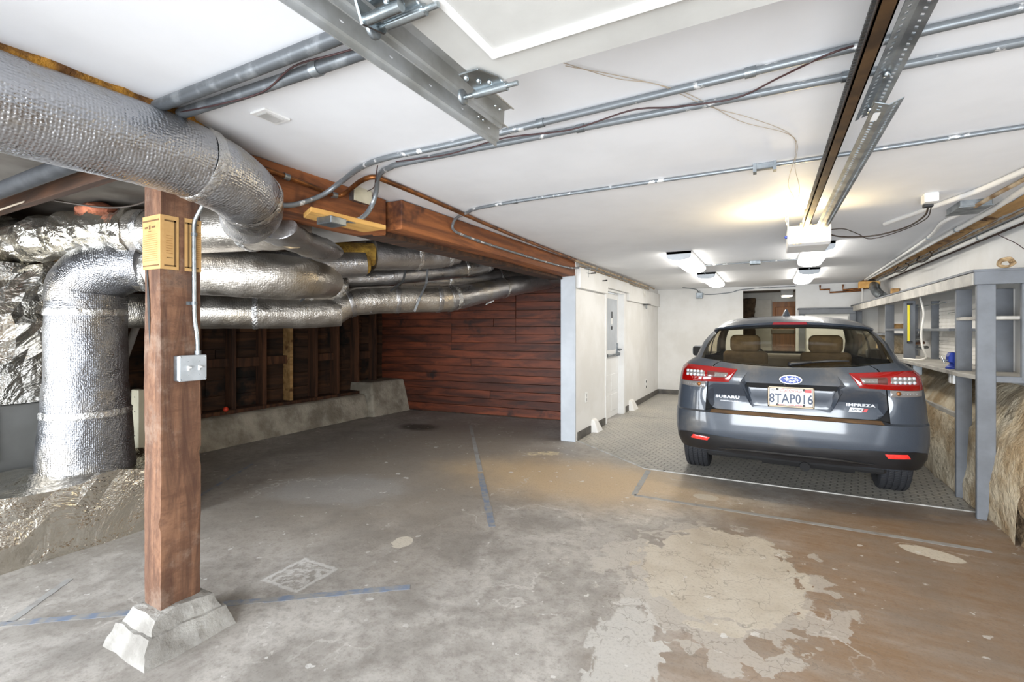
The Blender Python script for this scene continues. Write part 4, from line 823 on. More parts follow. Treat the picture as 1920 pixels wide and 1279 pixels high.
# ---------------------------------------------------------------- floor covering and tape
def tread_mat():
    t = NT('ribbed_rubber_mat'); co = t.coord()
    mp = t.mapping(co, (24, 13, 1), rot=(0, 0, math.radians(45)))
    mp = t.mapping(co, (24, 24, 1), rot=(0, 0, math.radians(8)))
    wv = t.n('TexBrick'); t.l(mp, wv.inputs['Vector']); wv.inputs['Scale'].default_value = 1; wv.inputs['Mortar Size'].default_value = .16
    wv.inputs['Mortar Smooth'].default_value = .5; wv.inputs['Brick Width'].default_value = 2.4; wv.inputs['Row Height'].default_value = 1.25
    h = t.math('SUBTRACT', 1.0, wv.outputs['Fac'])
    n1 = t.noise(co, 1.4, 5, .6)
    c = t.mix(t.ss(n1, .35, .7), lin((166,162,154)), lin((188,182,170)))
    c = t.mix(t.math('MULTIPLY', wv.outputs['Fac'], .65), c, lin((104,101,96)))
    # shadow under the car, painted darker into the rubber colour
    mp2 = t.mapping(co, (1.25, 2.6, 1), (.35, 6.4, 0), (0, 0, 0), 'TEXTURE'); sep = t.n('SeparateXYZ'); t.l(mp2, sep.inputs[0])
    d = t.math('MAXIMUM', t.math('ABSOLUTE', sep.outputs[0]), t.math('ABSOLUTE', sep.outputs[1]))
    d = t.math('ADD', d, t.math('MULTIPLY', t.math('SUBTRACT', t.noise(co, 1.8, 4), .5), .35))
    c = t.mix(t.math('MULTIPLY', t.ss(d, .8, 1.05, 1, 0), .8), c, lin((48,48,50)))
    return t.fin(c, .42, 0, t.bump(h, .9, .008), Specular_IOR_Level=.5)
M['tread'] = tread_mat()
fm = thing('floor_mat', (-.2, 7, 0), 'grey ribbed rubber floor mat under the parked car', 'floor mat')
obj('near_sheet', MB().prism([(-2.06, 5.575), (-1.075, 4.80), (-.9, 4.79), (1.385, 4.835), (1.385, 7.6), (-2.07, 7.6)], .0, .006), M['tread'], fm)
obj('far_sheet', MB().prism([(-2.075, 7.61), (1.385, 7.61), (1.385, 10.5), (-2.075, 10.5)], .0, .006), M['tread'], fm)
obj('edge_strip', MB().bar((-2.06, 5.57, .004), (-1.07, 4.79, .004), .03, .009).bar((-1.08, 4.79, .004), (-.88, 4.785, .004), .03, .009).bar((-.9, 4.785, .004), (1.385, 4.83, .004), .03, .009), M['mat_edge'], fm, label='pale edging strip')
def tape(label, a, b, wd, mat, brk=0):
    m = MB(); a = Vector((a[0], a[1], .0006)); b = Vector((b[0], b[1], .0006)); n = 16; rr = random.Random(len(label)); d = (b-a); pr = Vector((-d.y, d.x, 0)).normalized()
    for k in range(n):
        if brk and rr.random() < brk: continue
        p = a+d*k/n; q = a+d*(k+1)/n; w0 = wd/2*rr.uniform(.8, 1.05)
        m.add([p-pr*w0, q-pr*w0, q+pr*w0, p+pr*w0], [(0,1,2,3)])
    o = obj('floor_tape', m, M[mat]); so = o.modifiers.new('film', 'SOLIDIFY'); so.thickness = .001; so.offset = 1
    tag(o, label, 'tape')
tape('short grey tape strip from mat edge to the long tape line', (-.985, 3.97), (-1.03, 4.74), .05, 'tape_grey')
tape('long grey tape line across the floor behind the car', (-.98, 3.975), (1.22, 4.015), .05, 'tape_grey')
tape('faded tape line running toward the plank wall', (-3.79, 5.78), (-2.46, 3.93), .05, 'tape_grey')
tape('bluer tape piece nearest the middle of the open floor', (-2.43, 3.88), (-1.70, 2.87), .055, 'tape')
tape('long pale blue tape line passing behind the concrete pier', (-3.2, .80), (-1.69, 1.99), .05, 'tape')
tape('short worn tape strip ending near the foil wrapped floor plenum', (-3.15, .86), (-3.40, 1.16), .04, 'tape_grey')
tape('faint tape strip in the shade of the bay', (-4.15, 2.25), (-4.66, 3.04), .035, 'tape')

# ---------------------------------------------------------------- grey shelving along the outer wall
sh = thing('shelf_unit', (1.5, 6.5, 0), 'long grey painted timber shelving unit beside the car', 'shelf')
gp = M['grey_paint']
obj('fascia', B(1.315, 1.345, 4.65, 10.45, 1.705, 1.795), M['bench'], sh, bevel=.003, label='pale worn long front fascia')
obj('fascia', B(1.318, 1.72, 4.625, 4.65, 1.705, 1.80), gp, sh, bevel=.003)
obj('top_board', B(1.31, 1.72, 4.62, 10.45, 1.797, 1.815), gp, sh, bevel=.002)
def upright(x0, x1, y, z0, z1, taper=None, th=.035):
    if taper: p = [(x0, y, z0), (taper, y, z0), (x1, y, .33), (x1, y, z1), (x0, y, z1)]
    else: p = [(x0, y, z0), (x1, y, z0), (x1, y, z1), (x0, y, z1)]
    obj('upright', MB().ext(p, (0, th, 0)), gp, sh, bevel=.003)
upright(1.338, 1.441, 4.65, 0, 1.705, 1.393)
upright(1.575, 1.68, 4.65, 1.02, 1.705)
upright(1.36, 1.458, 5.166, 0, 1.705, 1.40)
upright(1.60, 1.70, 5.166, 1.04, 1.705)
upright(1.36, 1.462, 6.87, .3, 1.705)
upright(1.64, 1.72, 7.04, 1.04, 1.705)
upright(1.36, 1.452, 7.84, .3, 1.705)
upright(1.62, 1.71, 7.9, 1.04, 1.705)
upright(1.36, 1.46, 10.3, .3, 1.705)
obj('shelf_board', MB().prism([(1.36, 4.685), (1.70, 4.685), (1.70, 5.166), (1.36, 5.166)], 1.452, 1.477), M['bench'], sh, bevel=.002)
obj('shelf_board', B(1.36, 1.70, 6.905, 7.84, 1.365, 1.39), gp, sh, bevel=.002)
obj('shelf_board', B(1.5, 1.71, 5.9, 6.87, 1.365, 1.39), gp, sh, bevel=.002)
obj('shelf_board', B(1.38, 1.71, 7.88, 10.3, 1.30, 1.325), gp, sh, bevel=.002)
obj('bench_top', MB().prism([(1.31, 4.95), (1.345, 4.69), (1.70, 4.69), (1.70, 5.16), (1.31, 5.16)], 1.012, 1.045), M['bench'], sh, bevel=.003)
obj('bench_top', B(1.32, 1.70, 5.2, 8.6, 1.01, 1.045), M['bench'], sh, bevel=.003)
obj('bench_edge', B(1.441, 1.70, 4.655, 4.69, 1.0, 1.045), gp, sh, bevel=.003)
obj('brace', B(1.36, 1.44, 6.5, 6.56, .9, 1.01), M['galv'], sh, bevel=.003)
sb_ = tag(obj('ledge_board', B(1.455, 1.56, 5.22, 9.0, .60, .645), M['bench'], bevel=.004), 'pale ledge board along the foundation below the bench', 'board')
slw = struct('trim_9', B(1.702, 1.72, 5.2, 6.99, 1.05, 1.70), M['slat'])
for k in range(16): obj('slat', B(1.694, 1.704, 5.2, 6.99, 1.06+k*.04, 1.06+k*.04+.036), M['slat'], slw)
tag(obj('wall_rod', MB().tube([(1.5, 6.0, 1.64), (1.46, 6.9, 1.63)], .006, 8).tube([(1.6, 5.6, 1.56), (1.6, 6.3, 1.545)], .004, 8), M['galv']), 'thin metal rods across the white slatted wall', 'rod')
yb = thing('yellow_tool', (1.395, 6.86, 1.23), 'slim yellow bar with black ends hung on a grey upright', 'tool')
obj('bar', B(1.388, 1.410, 6.845, 6.868, 1.235, 1.675), M['yellow'], yb, bevel=.006, seg=2)
for z_ in (1.225, 1.655): obj('end_cap', B(1.384, 1.432, 6.842, 6.87, z_, z_+.025), M['black'], yb, bevel=.004)
wire('white_cord', 'white cord hanging from the fascia down to the bench', [(1.42, 6.5, 1.72), (1.44, 6.45, 1.55), (1.41, 6.4, 1.35), (1.41, 6.36, 1.2), (1.45, 6.4, 1.1), (1.42, 6.5, 1.06), (1.33, 6.75, 1.055)], .010, 'wire_white', None, 'cord')
bv = thing('bench_vise', (1.40, 5.36, 1.045), 'blue bench vise standing on the pale bench top', 'vise')
obj('base', MB().lathe([(0, .03), (.05, .03), (.055, .025), (.065, .01), (.065, 0), (0, 0)], (1.405, 5.36, 1.045), (0, 0, 1), 20), M['blue'], bv)
obj('swivel', MB().lathe([(.036, .05), (.04, .045), (.045, .03)], (1.405, 5.36, 1.045), (0, 0, 1), 20).box(1.375, 1.44, 5.31, 5.40, 1.085, 1.125), M['blue'], bv, bevel=.003)
obj('fixed_jaw', MB().ext([(1.415, 5.31, 1.12), (1.455, 5.31, 1.12), (1.455, 5.31, 1.19), (1.445, 5.31, 1.205), (1.412, 5.31, 1.205)], (0, .09, 0)), M['blue'], bv, bevel=.004)
obj('moving_jaw', MB().ext([(1.352, 5.315, 1.10), (1.395, 5.315, 1.10), (1.402, 5.315, 1.185), (1.365, 5.315, 1.185), (1.35, 5.315, 1.15)], (0, .08, 0)), M['blue'], bv, bevel=.004)
obj('screw', MB().tube([(1.32, 5.355, 1.115), (1.40, 5.355, 1.115)], .009, 10), M['galv'], bv)
obj('handle', MB().tube([(1.325, 5.32, 1.09), (1.325, 5.39, 1.145)], .004, 8), M['zinc'], bv)
ob = thing('outlet_box', (1.36, 5.25, .98), 'white double outlet box hung under the bench edge', 'outlet')
for y in (5.19, 5.25): obj('box_body', B(1.345, 1.375, y, y+.05, .93, 1.01), M['white_plastic'], ob, bevel=.005, seg=2)
obj('knob', MB().ball((1.42, 5.24, .77), .022), M['zinc'], ob)
wire('loose_wire', 'cable dangling below the bench outlet box', [(1.37, 5.22, .93), (1.39, 5.22, .85), (1.42, 5.23, .79), (1.45, 5.22, .70)], .004, 'wire_white')
cc = thing('cord_coil', (1.50, 4.66, 1.815), 'round tan cord coil lying on top of the shelf corner', 'coil')
for q in range(7):
    rr = .040-.004*(q % 3); ph = q*.4
    obj('loop', MB().tube([(1.50+rr*math.cos(a*PI/12), 4.66+.03*math.sin(ph)+.012*math.sin(a), 1.82+rr+.0+rr*math.sin(a*PI/12)*.75) for a in range(25)], .008, 6, False), M['coil'], cc)
tag(obj('wood_scrap', B(1.50, 1.66, 8.2, 8.6, 1.39, 1.46), M['tan_wood'], bevel=.004), 'old wood scrap lying on the far mid shelf', 'wood')
tag(obj('pale_bin', B(1.46, 1.68, 8.3, 9.1, 1.05, 1.30), M['found'], bevel=.012, seg=2), 'pale tan bin under the far shelf board', 'bin')
for y in (7.2, 7.35, 7.5): tag(obj('pipe_offcut', MB().tube([(1.46, y-.3, 1.16+.05*(y-7.2)/.15), (1.66, y+.1, 1.17+.05*(y-7.2)/.15)], .018, 10), M['galv'] if y != 7.35 else M['copper']), {7.2: 'lowest grey pipe offcut between the far uprights', 7.35: 'brown pipe offcut between the far uprights', 7.5: 'topmost grey pipe offcut between the far uprights'}[y], 'pipe', 'pipe offcuts behind the shelving')
bf = thing('grey_cabinet', (1.05, 10.3, 0), 'low grey framed cabinet against the far white wall', 'cabinet')
obj('body', B(.55, 1.34, 10.26, 10.52, .05, 1.68), M['grey_panel'], bf)
obj('frame', MB().box(.5, 1.36, 10.22, 10.26, 1.66, 1.755).box(.5, .60, 10.22, 10.26, 0, 1.66).box(1.27, 1.36, 10.22, 10.26, 0, 1.66), gp, bf, bevel=.006)
obj('top_board', B(.49, 1.37, 10.2, 10.53, 1.755, 1.775), gp, bf, bevel=.004)
obj('door', B(.62, 1.25, 10.235, 10.258, .1, 1.62), M['slat'], bf, bevel=.004)
# ---------------------------------------------------------------- the car
CX, RY = .155, 4.25
def cpaint():
    t = NT('dark_grey_metallic'); fl = t.noise(t.coord(), 900, 2, .5)
    c = t.mix(t.ss(fl, .35, .65), lin((50,56,65)), lin((66,73,83)))
    dust = t.ss(t.noise(t.coord(), 3, 5, .6), .5, .75)
    c = t.mix(t.math('MULTIPLY', dust, .22), c, lin((150,138,118)))
    return t.fin(c, .42, .12, None, Coat_Weight=.6, Coat_Roughness=.07, Specular_IOR_Level=.35)
M['car_paint'] = cpaint()
M['car_black'] = pm('satin_black_plastic', (17,17,19), (26,26,28), 4, .42, bump=.05)
M['car_dark'] = pm('underbody_black', (22,22,23), None, rough=.9)
M['rubber'] = pm('tyre_rubber', (52,54,60), (40,42,46), 8, .7)
M['rim'] = pm('dark_alloy', (120,122,126), None, rough=.35, metal=.8)
M['chrome'] = pm('chrome_letter', (176,178,182), None, rough=.3, metal=.8)
M['cloth'] = pm('brown_seat_cloth', (116,98,76), (98,83,64), 14, .9, bump=.2)
M['trim_dark'] = pm('cabin_plastic', (70,62,52), None, rough=.7)
M['red_reflector'] = pm('red_reflector', (226,44,40), (236,62,54), 40, .2, coat=.6)
M['plate_white'] = pm('plate_white', (196,194,188), None, rough=.4)
M['plate_blue'] = pm('plate_navy', (44,58,84), None, rough=.5)
M['plate_red'] = pm('plate_red', (206,70,72), None, rough=.5)
M['plate_frame'] = pm('plate_frame', (126,112,92), None, rough=.35, metal=.4)
M['emblem_blue'] = pm('emblem_blue', (40,62,140), None, rough=.5)
M['led'] = pm('led_cluster', (190,194,200), None, rough=.25, metal=.3)
M['stop_red'] = pm('stop_lamp_red', (122,26,38), None, rough=.25, coat=.5)
def lens(name, col, rough=.08, tr=.0):
    t = NT(name); return t.fin(lin(col), rough, 0, None, Coat_Weight=.5, Transmission_Weight=tr)
M['red_lens'] = lens('red_lamp_lens', (128,10,8)); M['clear_lens'] = lens('clear_lamp_lens', (112,108,105), .15); M['dark_lens'] = lens('dark_lamp_insert', (84,46,42), .15)
def glassm(name, tint, refl):
    t = NT(name); tr = t.n('BsdfTransparent'); tr.inputs[0].default_value = lin(tint)
    gl = t.n('BsdfGlossy'); gl.inputs['Roughness'].default_value = .03
    fr = t.n('LayerWeight'); fr.inputs[0].default_value = .5; fp_ = t.math('POWER', fr.outputs['Facing'], 4.0)
    mx = t.n('MixShader'); t.l(t.math('ADD', t.math('MULTIPLY', fp_, .55), refl+.02), mx.inputs[0]); t.l(tr.outputs[0], mx.inputs[1]); t.l(gl.outputs[0], mx.inputs[2])
    t.l(mx.outputs[0], t.out.inputs[0]); return t.m
M['glass'] = glassm('tinted_rear_glass', (246,240,222), .015); M['windscreen'] = glassm('clear_windscreen', (240,244,240), .02)
# level table: z, half width, rear setback, corner length, exponent, edge lift, front y, front length
LV = [(.37,.845,.035,.5,5,0,8.62,.5), (.45,.875,.008,.5,5,0,8.68,.5), (.54,.886,-.01,.5,5,0,8.70,.5), (.62,.888,-.008,.5,5,0,8.70,.5), (.692,.886,-.002,.5,5,0,8.68,.5),
      (.703,.886,.034,.5,5,0,8.67,.5), (.80,.88,.042,.5,5,0,8.5,.6), (.90,.87,.05,.5,5,0,8.1,.6), (1.0,.856,.062,.48,5,0,7.75,.6), (1.05,.838,.074,.45,5,.004,7.6,.6),
      (1.078,.79,.085,.42,4.6,.022,7.5,.6), (1.088,.725,.10,.38,4.2,.056,7.42,.6), (1.17,.705,.18,.34,4,.036,7.15,.6), (1.25,.68,.26,.32,4,.02,6.9,.6), (1.33,.645,.33,.3,4,-.01,6.68,.55),
      (1.408,.603,.39,.3,4,-.04,6.5,.5), (1.416,.60,.36,.3,4,-.044,6.46,.5), (1.423,.596,.27,.34,4,-.048,6.44,.5), (1.442,.585,.25,.34,4,-.054,6.4,.5), (1.472,.54,.33,.34,3.4,-.05,6.3,.5),
      (1.494,.44,.55,.3,3,-.03,6.1,.4), (1.507,.28,.8,.2,3,-.01,5.95,.3), (1.512,.02,1.0,.05,3,0,5.9,.1)]
QS = []
for i in range(len(LV)-1):
    k = 3 if i in (0, 1, 2, 3, 5, 6, 7, 8) else (2 if i in (11, 12, 13, 14, 18, 19) else 1)
    for j in range(k): QS.append(i+j/k)
QS.append(len(LV)-1)
def lev(q):
    i = min(int(q), len(LV)-2); f = q-i; return [a+(b-a)*f for a, b in zip(LV[i], LV[i+1])]
def sstep(x, a, b): t = max(0, min(1, (x-a)/(b-a))); return t*t*(3-2*t)
def crease(x, z):
    if z < .47 or z > .91: return 0
    xe = .52+(z-.5)/.38*.11
    return -.005*max(0, min(1, (abs(x)-xe)/.025))*sstep(z, .47, .55)*(1-sstep(z, .86, .91))*(1-sstep(abs(x), .72, .86))
def ledge(x, z): return .09*(1-sstep(abs(x), .575, .625))*sstep(z, .692, .703)*(1-sstep(z, .80, .96))
def rear_y(x, z):
    lo, hi = 0.0, 18.0
    for _ in range(26):
        q = (lo+hi)/2; L = lev(q); s = min(1, abs(x)/L[1]); zz = L[0]+L[5]*s*s
        if zz < z: lo = q
        else: hi = q
    L = lev(lo); s = min(.9995, abs(x)/L[1])
    return RY+L[2]+L[3]*(1-(1-s**L[4])**(1/L[4]))+crease(x, z)+ledge(x, z)
SR = [0,.06,.12,.18,.24,.30,.36,.42,.48,.53,.58,.61,.64,.67,.70,.74,.78,.82,.86,.89,.92,.945,.965,.98,.99,.996,1.0]
NS = 64; ST = [i/NS for i in range(1, NS)]
SF = [1.0,.996,.985,.965,.94,.92,.88,.8,.7,.6,.5,.4,.3,.2,.1,0]
COLS = [('r', s) for s in SR]+[('s', t) for t in ST]+[('f', s) for s in SF]
def body_pt(q, c, sg):
    z, w_, r, L, n, lift, f, Lf = lev(q); k, s = c
    if k == 'r': x = w_*s; y = RY+r+L*(1-max(0, 1-s**n)**(1/n)); z_ = z+lift*s*s; y += crease(x, z_)+ledge(x, z_)
    elif k == 's': x = w_; y0 = RY+r+L; y1 = f-Lf; y = y0+(y1-y0)*s; z_ = z+lift*(1-s)**2
    else: x = w_*s; y = f-Lf*(1-max(0, 1-s**2.6)**(1/2.6)); z_ = z
    return Vector((CX+sg*x, y, z_))
AX = (5.20, 7.87); WR = .325; WZ = .33
def region(q, c0, c1):
    """which pane, hole or plain skin the cell belongs to"""
    k0, s0 = c0; k1, s1 = c1
    if 11 <= q < 15:
        if k0 == 'r' and k1 == 'r' and s1 <= .921: return 'rear'
        if k0 == 'f' and k1 == 'f' and s0 <= .921 and 11 <= q: return 'front'
        if k0 == 's' and k1 == 's':
            for nm, a, b in (('q', .03, .15), ('b', .22, .48), ('c', .54, .86)):
                if a <= s0 and s1 <= b: return nm
    if 5 <= q < 11 and k0 == 'r' and k1 == 'r' and s1 <= .701: return 'hatch'
    return 'skin'
car = thing('car', (CX, 6.48, 0), 'dark grey hatchback car parked nose-in on the rubber mat', 'car')
body = MB(); panes = {}
for sg in (-1, 1):
    nq, nc = len(QS), len(COLS); pts = [[body_pt(q, c, sg) for c in COLS] for q in QS]
    flat = [p for row in pts for p in row]; fs = []
    for i in range(nq-1):
        for j in range(nc-1):
            rg = region(QS[i], COLS[j], COLS[j+1]); a = [i*nc+j, i*nc+j+1, (i+1)*nc+j+1, (i+1)*nc+j]
            if sg < 0: a = a[::-1]
            if rg == 'hatch': continue
            if rg != 'skin': panes.setdefault((rg, 0 if rg in ('rear', 'front') else sg), []).append([flat[k] for k in a]); continue
            c = sum((flat[k] for k in a), Vector())/4
            if abs(c.x-CX) > .6 and any(math.hypot(c.y-ya, c.z-WZ) < WR+.045 for ya in AX): continue
            fs.append(a)
    body.add(flat, fs, True)
obj('body', body, M['car_paint'], car, auto=32, weld=.0008)
for (rg, sg), quads in panes.items():
    m = MB()
    for qd in quads: m.add(qd, [(0,1,2,3)], True)
    nm = {'rear': 'rear_window', 'front': 'windscreen'}.get(rg, 'side_window')
    obj(nm, m, M['windscreen'] if rg == 'front' else M['glass'], car, weld=.0008)
def on_rear(x, z, d=0.0): return Vector((CX+x, rear_y(x, z)-d, z))
def patch(name, top, bot, mat, d, parent, n=14, m_=5, back=.02, label=None, sg=1, bev=0, round_=True):
    """solid plate that follows the tail between two outlines given as (x, z)"""
    def along(pl, t):
        f = t*(len(pl)-1); i = min(int(f), len(pl)-2); f -= i; return (pl[i][0]+(pl[i+1][0]-pl[i][0])*f, pl[i][1]+(pl[i+1][1]-pl[i][1])*f)
    N = n*(len(top)-1)+1; M_ = m_+1; vs = []
    for k in (0, 1):
        for i in range(N):
            a = along(top, i/(N-1)); b = along(bot, i/(N-1))
            for j in range(M_):
                t = j/m_; x = a[0]+(b[0]-a[0])*t; z = a[1]+(b[1]-a[1])*t
                edge = (i in (0, N-1) or j in (0, m_)) and round_
                vs.append(on_rear(sg*x, z, (d-(.35*d if edge else 0)) if k == 0 else -back))
    o = N*M_; fs = []
    for i in range(N-1):
        for j in range(M_-1):
            a = i*M_+j; q = (a, a+1, a+M_+1, a+M_); fs.append(q if sg > 0 else q[::-1])
    rim = [i*M_ for i in range(N)]+[(N-1)*M_+j for j in range(1, M_)]+[i*M_+M_-1 for i in range(N-2, -1, -1)]+[j for j in range(M_-2, 0, -1)]
    for a, b in zip(rim, rim[1:]+rim[:1]):
        q = (a, b, b+o, a+o); fs.append(q if sg < 0 else q[::-1])
    m = MB().add(vs, fs, True)
    return obj(name, m, M[mat] if isinstance(mat, str) else mat, parent, auto=45, label=label)
# tailgate panel with its plate recess
def hatch():
    b = []
    zz = lambda s: 1.084+.056*s*s
    right = [(.50, .709), (.545, .712), (.575, .725), (.592, .75)]+[(.7*lev(q)[1]-.007, lev(q)[0]) for q in (6, 6.5, 7, 7.5, 8, 8.5, 9, 9.6)]+[(.7*.79-.006, 1.087), (.7*.726-.004, 1.113)]
    top = [(x, zz(x/.725)-.002) for x in (.44, .36, .27, .18, .09)]
    half = [(.40, .709), (.3, .709), (.2, .709), (.1, .709)][::-1]+right+top
    outl = [(0, .709)]+half+[(0, zz(0)-.002)]+[(-x, z) for x, z in half[::-1]]
    bot = [(-.262, .742), (-.15, .738), (0, .738), (.15, .738), (.262, .742)]
    ro = bot+[(.285, .765), (.344, .92), (.356, .952), (.338, .985), (.30, 1.036), (.15, 1.04), (0, 1.041), (-.15, 1.04), (-.30, 1.036), (-.338, .985), (-.356, .952), (-.344, .92), (-.285, .765)]
    ri = [(-.255, .762), (0, .759), (.255, .762), (.268, .778), (.308, .935), (.30, .944), (.15, .946), (0, .946), (-.15, .946), (-.30, .944), (-.308, .935), (-.268, .778)]
    gl = [(-.352, .956), (-.31, .953), (-.15, .954), (0, .954), (.15, .954), (.31, .953), (.352, .956)]
    pts = []; edges = []; dep = {}
    def ring(pl, closed=True, depth=0.0):
        o = len(pts); pts.extend(pl)
        for i in range(len(pl)): dep[o+i] = depth(pl[i]) if callable(depth) else depth
        edges.extend((o+i, o+(i+1) % len(pl)) for i in range(len(pl) if closed else len(pl)-1))
    ring(outl); ring(ro, True, lambda p: 0); ring(ri, True, lambda p: 4.372-rear_y(p[0]*.6, p[1]) if p[1] > .8 else max(.004, 4.378-rear_y(p[0]*.6, p[1])))
    ring(gl[1:-1], False, -.016)
    x = -.60
    while x < .6:
        z = .73
        while z < 1.08:
            pts.append((x+R.uniform(-.004, .004), z)); dep[len(pts)-1] = None; z += .033
        x += .04
    vo, eo, fo, ov, oe, of = geometry.delaunay_2d_cdt([Vector(p) for p in pts], edges, [list(range(len(outl)))], 1, 1e-5)
    def inside(p, pl):
        c = False
        for i in range(len(pl)):
            a, b_ = pl[i], pl[i-1]
            if (a[1] > p[1]) != (b_[1] > p[1]) and p[0] < (b_[0]-a[0])*(p[1]-a[1])/(b_[1]-a[1])+a[0]: c = not c
        return c
    vs = []
    for i, v in enumerate(vo):
        p = (v.x, v.y); ids = [k for k in ov[i] if dep.get(k) is not None]
        if ids: d = dep[ids[0]]
        elif inside(p, ri): d = max(.004, 4.374-rear_y(p[0]*.6, p[1]))
        elif p[1] > .954 and inside(p, ro): d = -.016*(1.04-p[1])/.085
        elif inside(p, ro): d = None
        else: d = 0
        vs.append((p, d))
    m = MB(); co = [tuple(Vector((CX+p[0], rear_y(p[0], p[1])+(d if d is not None else .01), p[1]))) for p, d in vs]
    fs = []
    for f in fo:
        a, b_, c = (Vector(co[k]) for k in f); nn = (b_-a).cross(c-a)
        fs.append(tuple(f) if nn.y < 0 else tuple(f[::-1]))
    m.add(co, fs, True); return obj('tailgate', m, M['car_paint'], car, auto=20)
tg_ = hatch()
obj('seam_backing', MB().grid(lambda i, j: (CX-.70+i*.07, rear_y(-.70+i*.07, .705+j*.04)+.05, .703+j*.04), 21, 10), M['car_dark'], car)
M['warm_sheen'] = pm('painted_warm_reflection', (142,114,80), (112,88,62), 9, .45, bump=.1)  # tan colour paints the warm lamp reflection along the bumper ledge
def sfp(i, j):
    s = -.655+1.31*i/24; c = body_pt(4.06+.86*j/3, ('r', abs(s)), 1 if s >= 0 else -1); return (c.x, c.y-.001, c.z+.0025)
obj('bumper_sheen', MB().grid(sfp, 25, 4), M['warm_sheen'], car, label='tan strip painting a warm reflection on the bumper ledge')
# lamps
for sg in (-1, 1):
    top = [(.375, 1.056), (.5, 1.064), (.62, 1.073), (.72, 1.079), (.80, 1.082), (.826, 1.07)]
    bot = [(.380, 1.046), (.44, .948), (.62, .943), (.72, .941), (.80, .941), (.832, .943)]
    lp = patch('tail_lamp', top, bot, 'red_lens', .016, car, 8, 6, sg=sg)
    patch('lamp_insert', [(.425, 1.035), (.53, 1.040), (.615, 1.044)], [(.458, .972), (.53, .970), (.615, .969)], 'dark_lens', .0185, lp, 6, 4, .0, sg=sg, label='smoked inner section')
    patch('reversing_lens', [(.435, 1.028), (.50, 1.030), (.555, 1.033)], [(.462, .980), (.51, .978), (.555, .978)], 'clear_lens', .0205, lp, 6, 4, .0, sg=sg, label='clear lens')
    patch('lamp_insert', [(.618, 1.042), (.70, 1.046), (.782, 1.048)], [(.618, .975), (.70, .977), (.795, .985)], 'clear_lens', .0185, lp, 6, 4, .0, sg=sg, label='silver lamp cluster housing')
    for r_ in range(2):
        for k in range(5):
            x = .652+k*.029; p = on_rear(sg*x, 1.026-r_*.03, .021); obj('bulb', MB().ball(p, .0125, .008, .0125, 8, 6), M['led'], lp)
    for k in range(4):
        q = patch('lens_rib', [(.47+k*.022, 1.024), (.475+k*.022, 1.024)], [(.475+k*.022, .984), (.48+k*.022, .984)], 'led', .0225, lp, 2, 2, .0, sg=sg)
    cl_ = patch('indicator_lamp', [(.622, .940), (.72, .938), (.826, .939)], [(.625, .892), (.72, .895), (.82, .901)], 'clear_lens', .013, car, 8, 4, sg=sg)
    p = on_rear(sg*.67, .918, .014); obj('bulb', MB().ball(p, .016, .006, .016, 10, 6), M['copper'], cl_, label='amber bulb')
    for k in range(5): patch('lens_rib', [(.70+k*.02, .93), (.706+k*.02, .93)], [(.70+k*.02, .903), (.706+k*.02, .903)], 'led', .0145, cl_, 2, 2, 0, sg=sg)
    patch('reflector', [(.58, .488), (.65, .492), (.715, .495)], [(.60, .458), (.65, .458), (.735, .463)], 'red_reflector', .016, car, 6, 3, sg=sg)
# black lower bumper, lip and underside
patch('lower_bumper', [(-.868, .45), (-.84, .50), (-.76, .515), (-.55, .508), (0, .478), (.55, .508), (.76, .515), (.84, .50), (.868, .45)], [(-.858, .385), (-.80, .372), (-.72, .374), (-.5, .374), (0, .362), (.5, .374), (.72, .374), (.80, .372), (.858, .385)], 'car_black', .009, car, 6, 5, .03)
patch('bumper_lip', [(-.52, .405), (-.3, .418), (0, .42), (.3, .418), (.52, .405)], [(-.5, .393), (-.3, .392), (0, .39), (.3, .392), (.5, .393)], 'car_black', .024, car, 8, 3)
ub = MB().box(CX-.62, CX+.62, RY+.16, 8.3, .30, .42).box(CX-.84, CX+.84, 5.65, 7.42, .22, .38)
obj('underbody', ub, M['car_dark'], car, bevel=.02)
obj('exhaust_pipe', MB().tube([(CX+.1, RY+.14, .30), (CX+.1, RY+.6, .30)], .035, 14).tube([(CX-.2, RY+.4, .30), (CX+.45, RY+.4, .30)], .07, 14), M['car_dark'], car)
obj('cabin_floor', MB().box(CX-.66, CX+.66, RY+.3, 7.3, .62, .66).box(CX-.66, CX+.66, RY+.2, RY+.24, .66, 1.02), M['trim_dark'], car)
# seats, headrests, mirror, dash
def seat(x, w_):
    s_ = obj('front_seat', MB().ext([(CX+x-w_/2, 6.15, .68), (CX+x-w_/2, 6.02, 1.05), (CX+x-w_/2, 6.0, 1.14), (CX+x-w_/2, 6.10, 1.14), (CX+x-w_/2, 6.16, .98), (CX+x-w_/2, 6.6, .86), (CX+x-w_/2, 6.6, .68)], (w_, 0, 0)), M['cloth'], car, bevel=.05, seg=4)
    obj('headrest', B(CX+x-.155, CX+x+.155, 5.99, 6.11, 1.125, 1.32), M['cloth'], s_, bevel=.058, seg=5)
    return s_
for x in (-.385, .385): seat(x, .46)
rs_ = obj('rear_bench', B(CX-.62, CX+.62, 5.05, 5.2, .66, 1.04), M['cloth'], car, bevel=.05, seg=4)

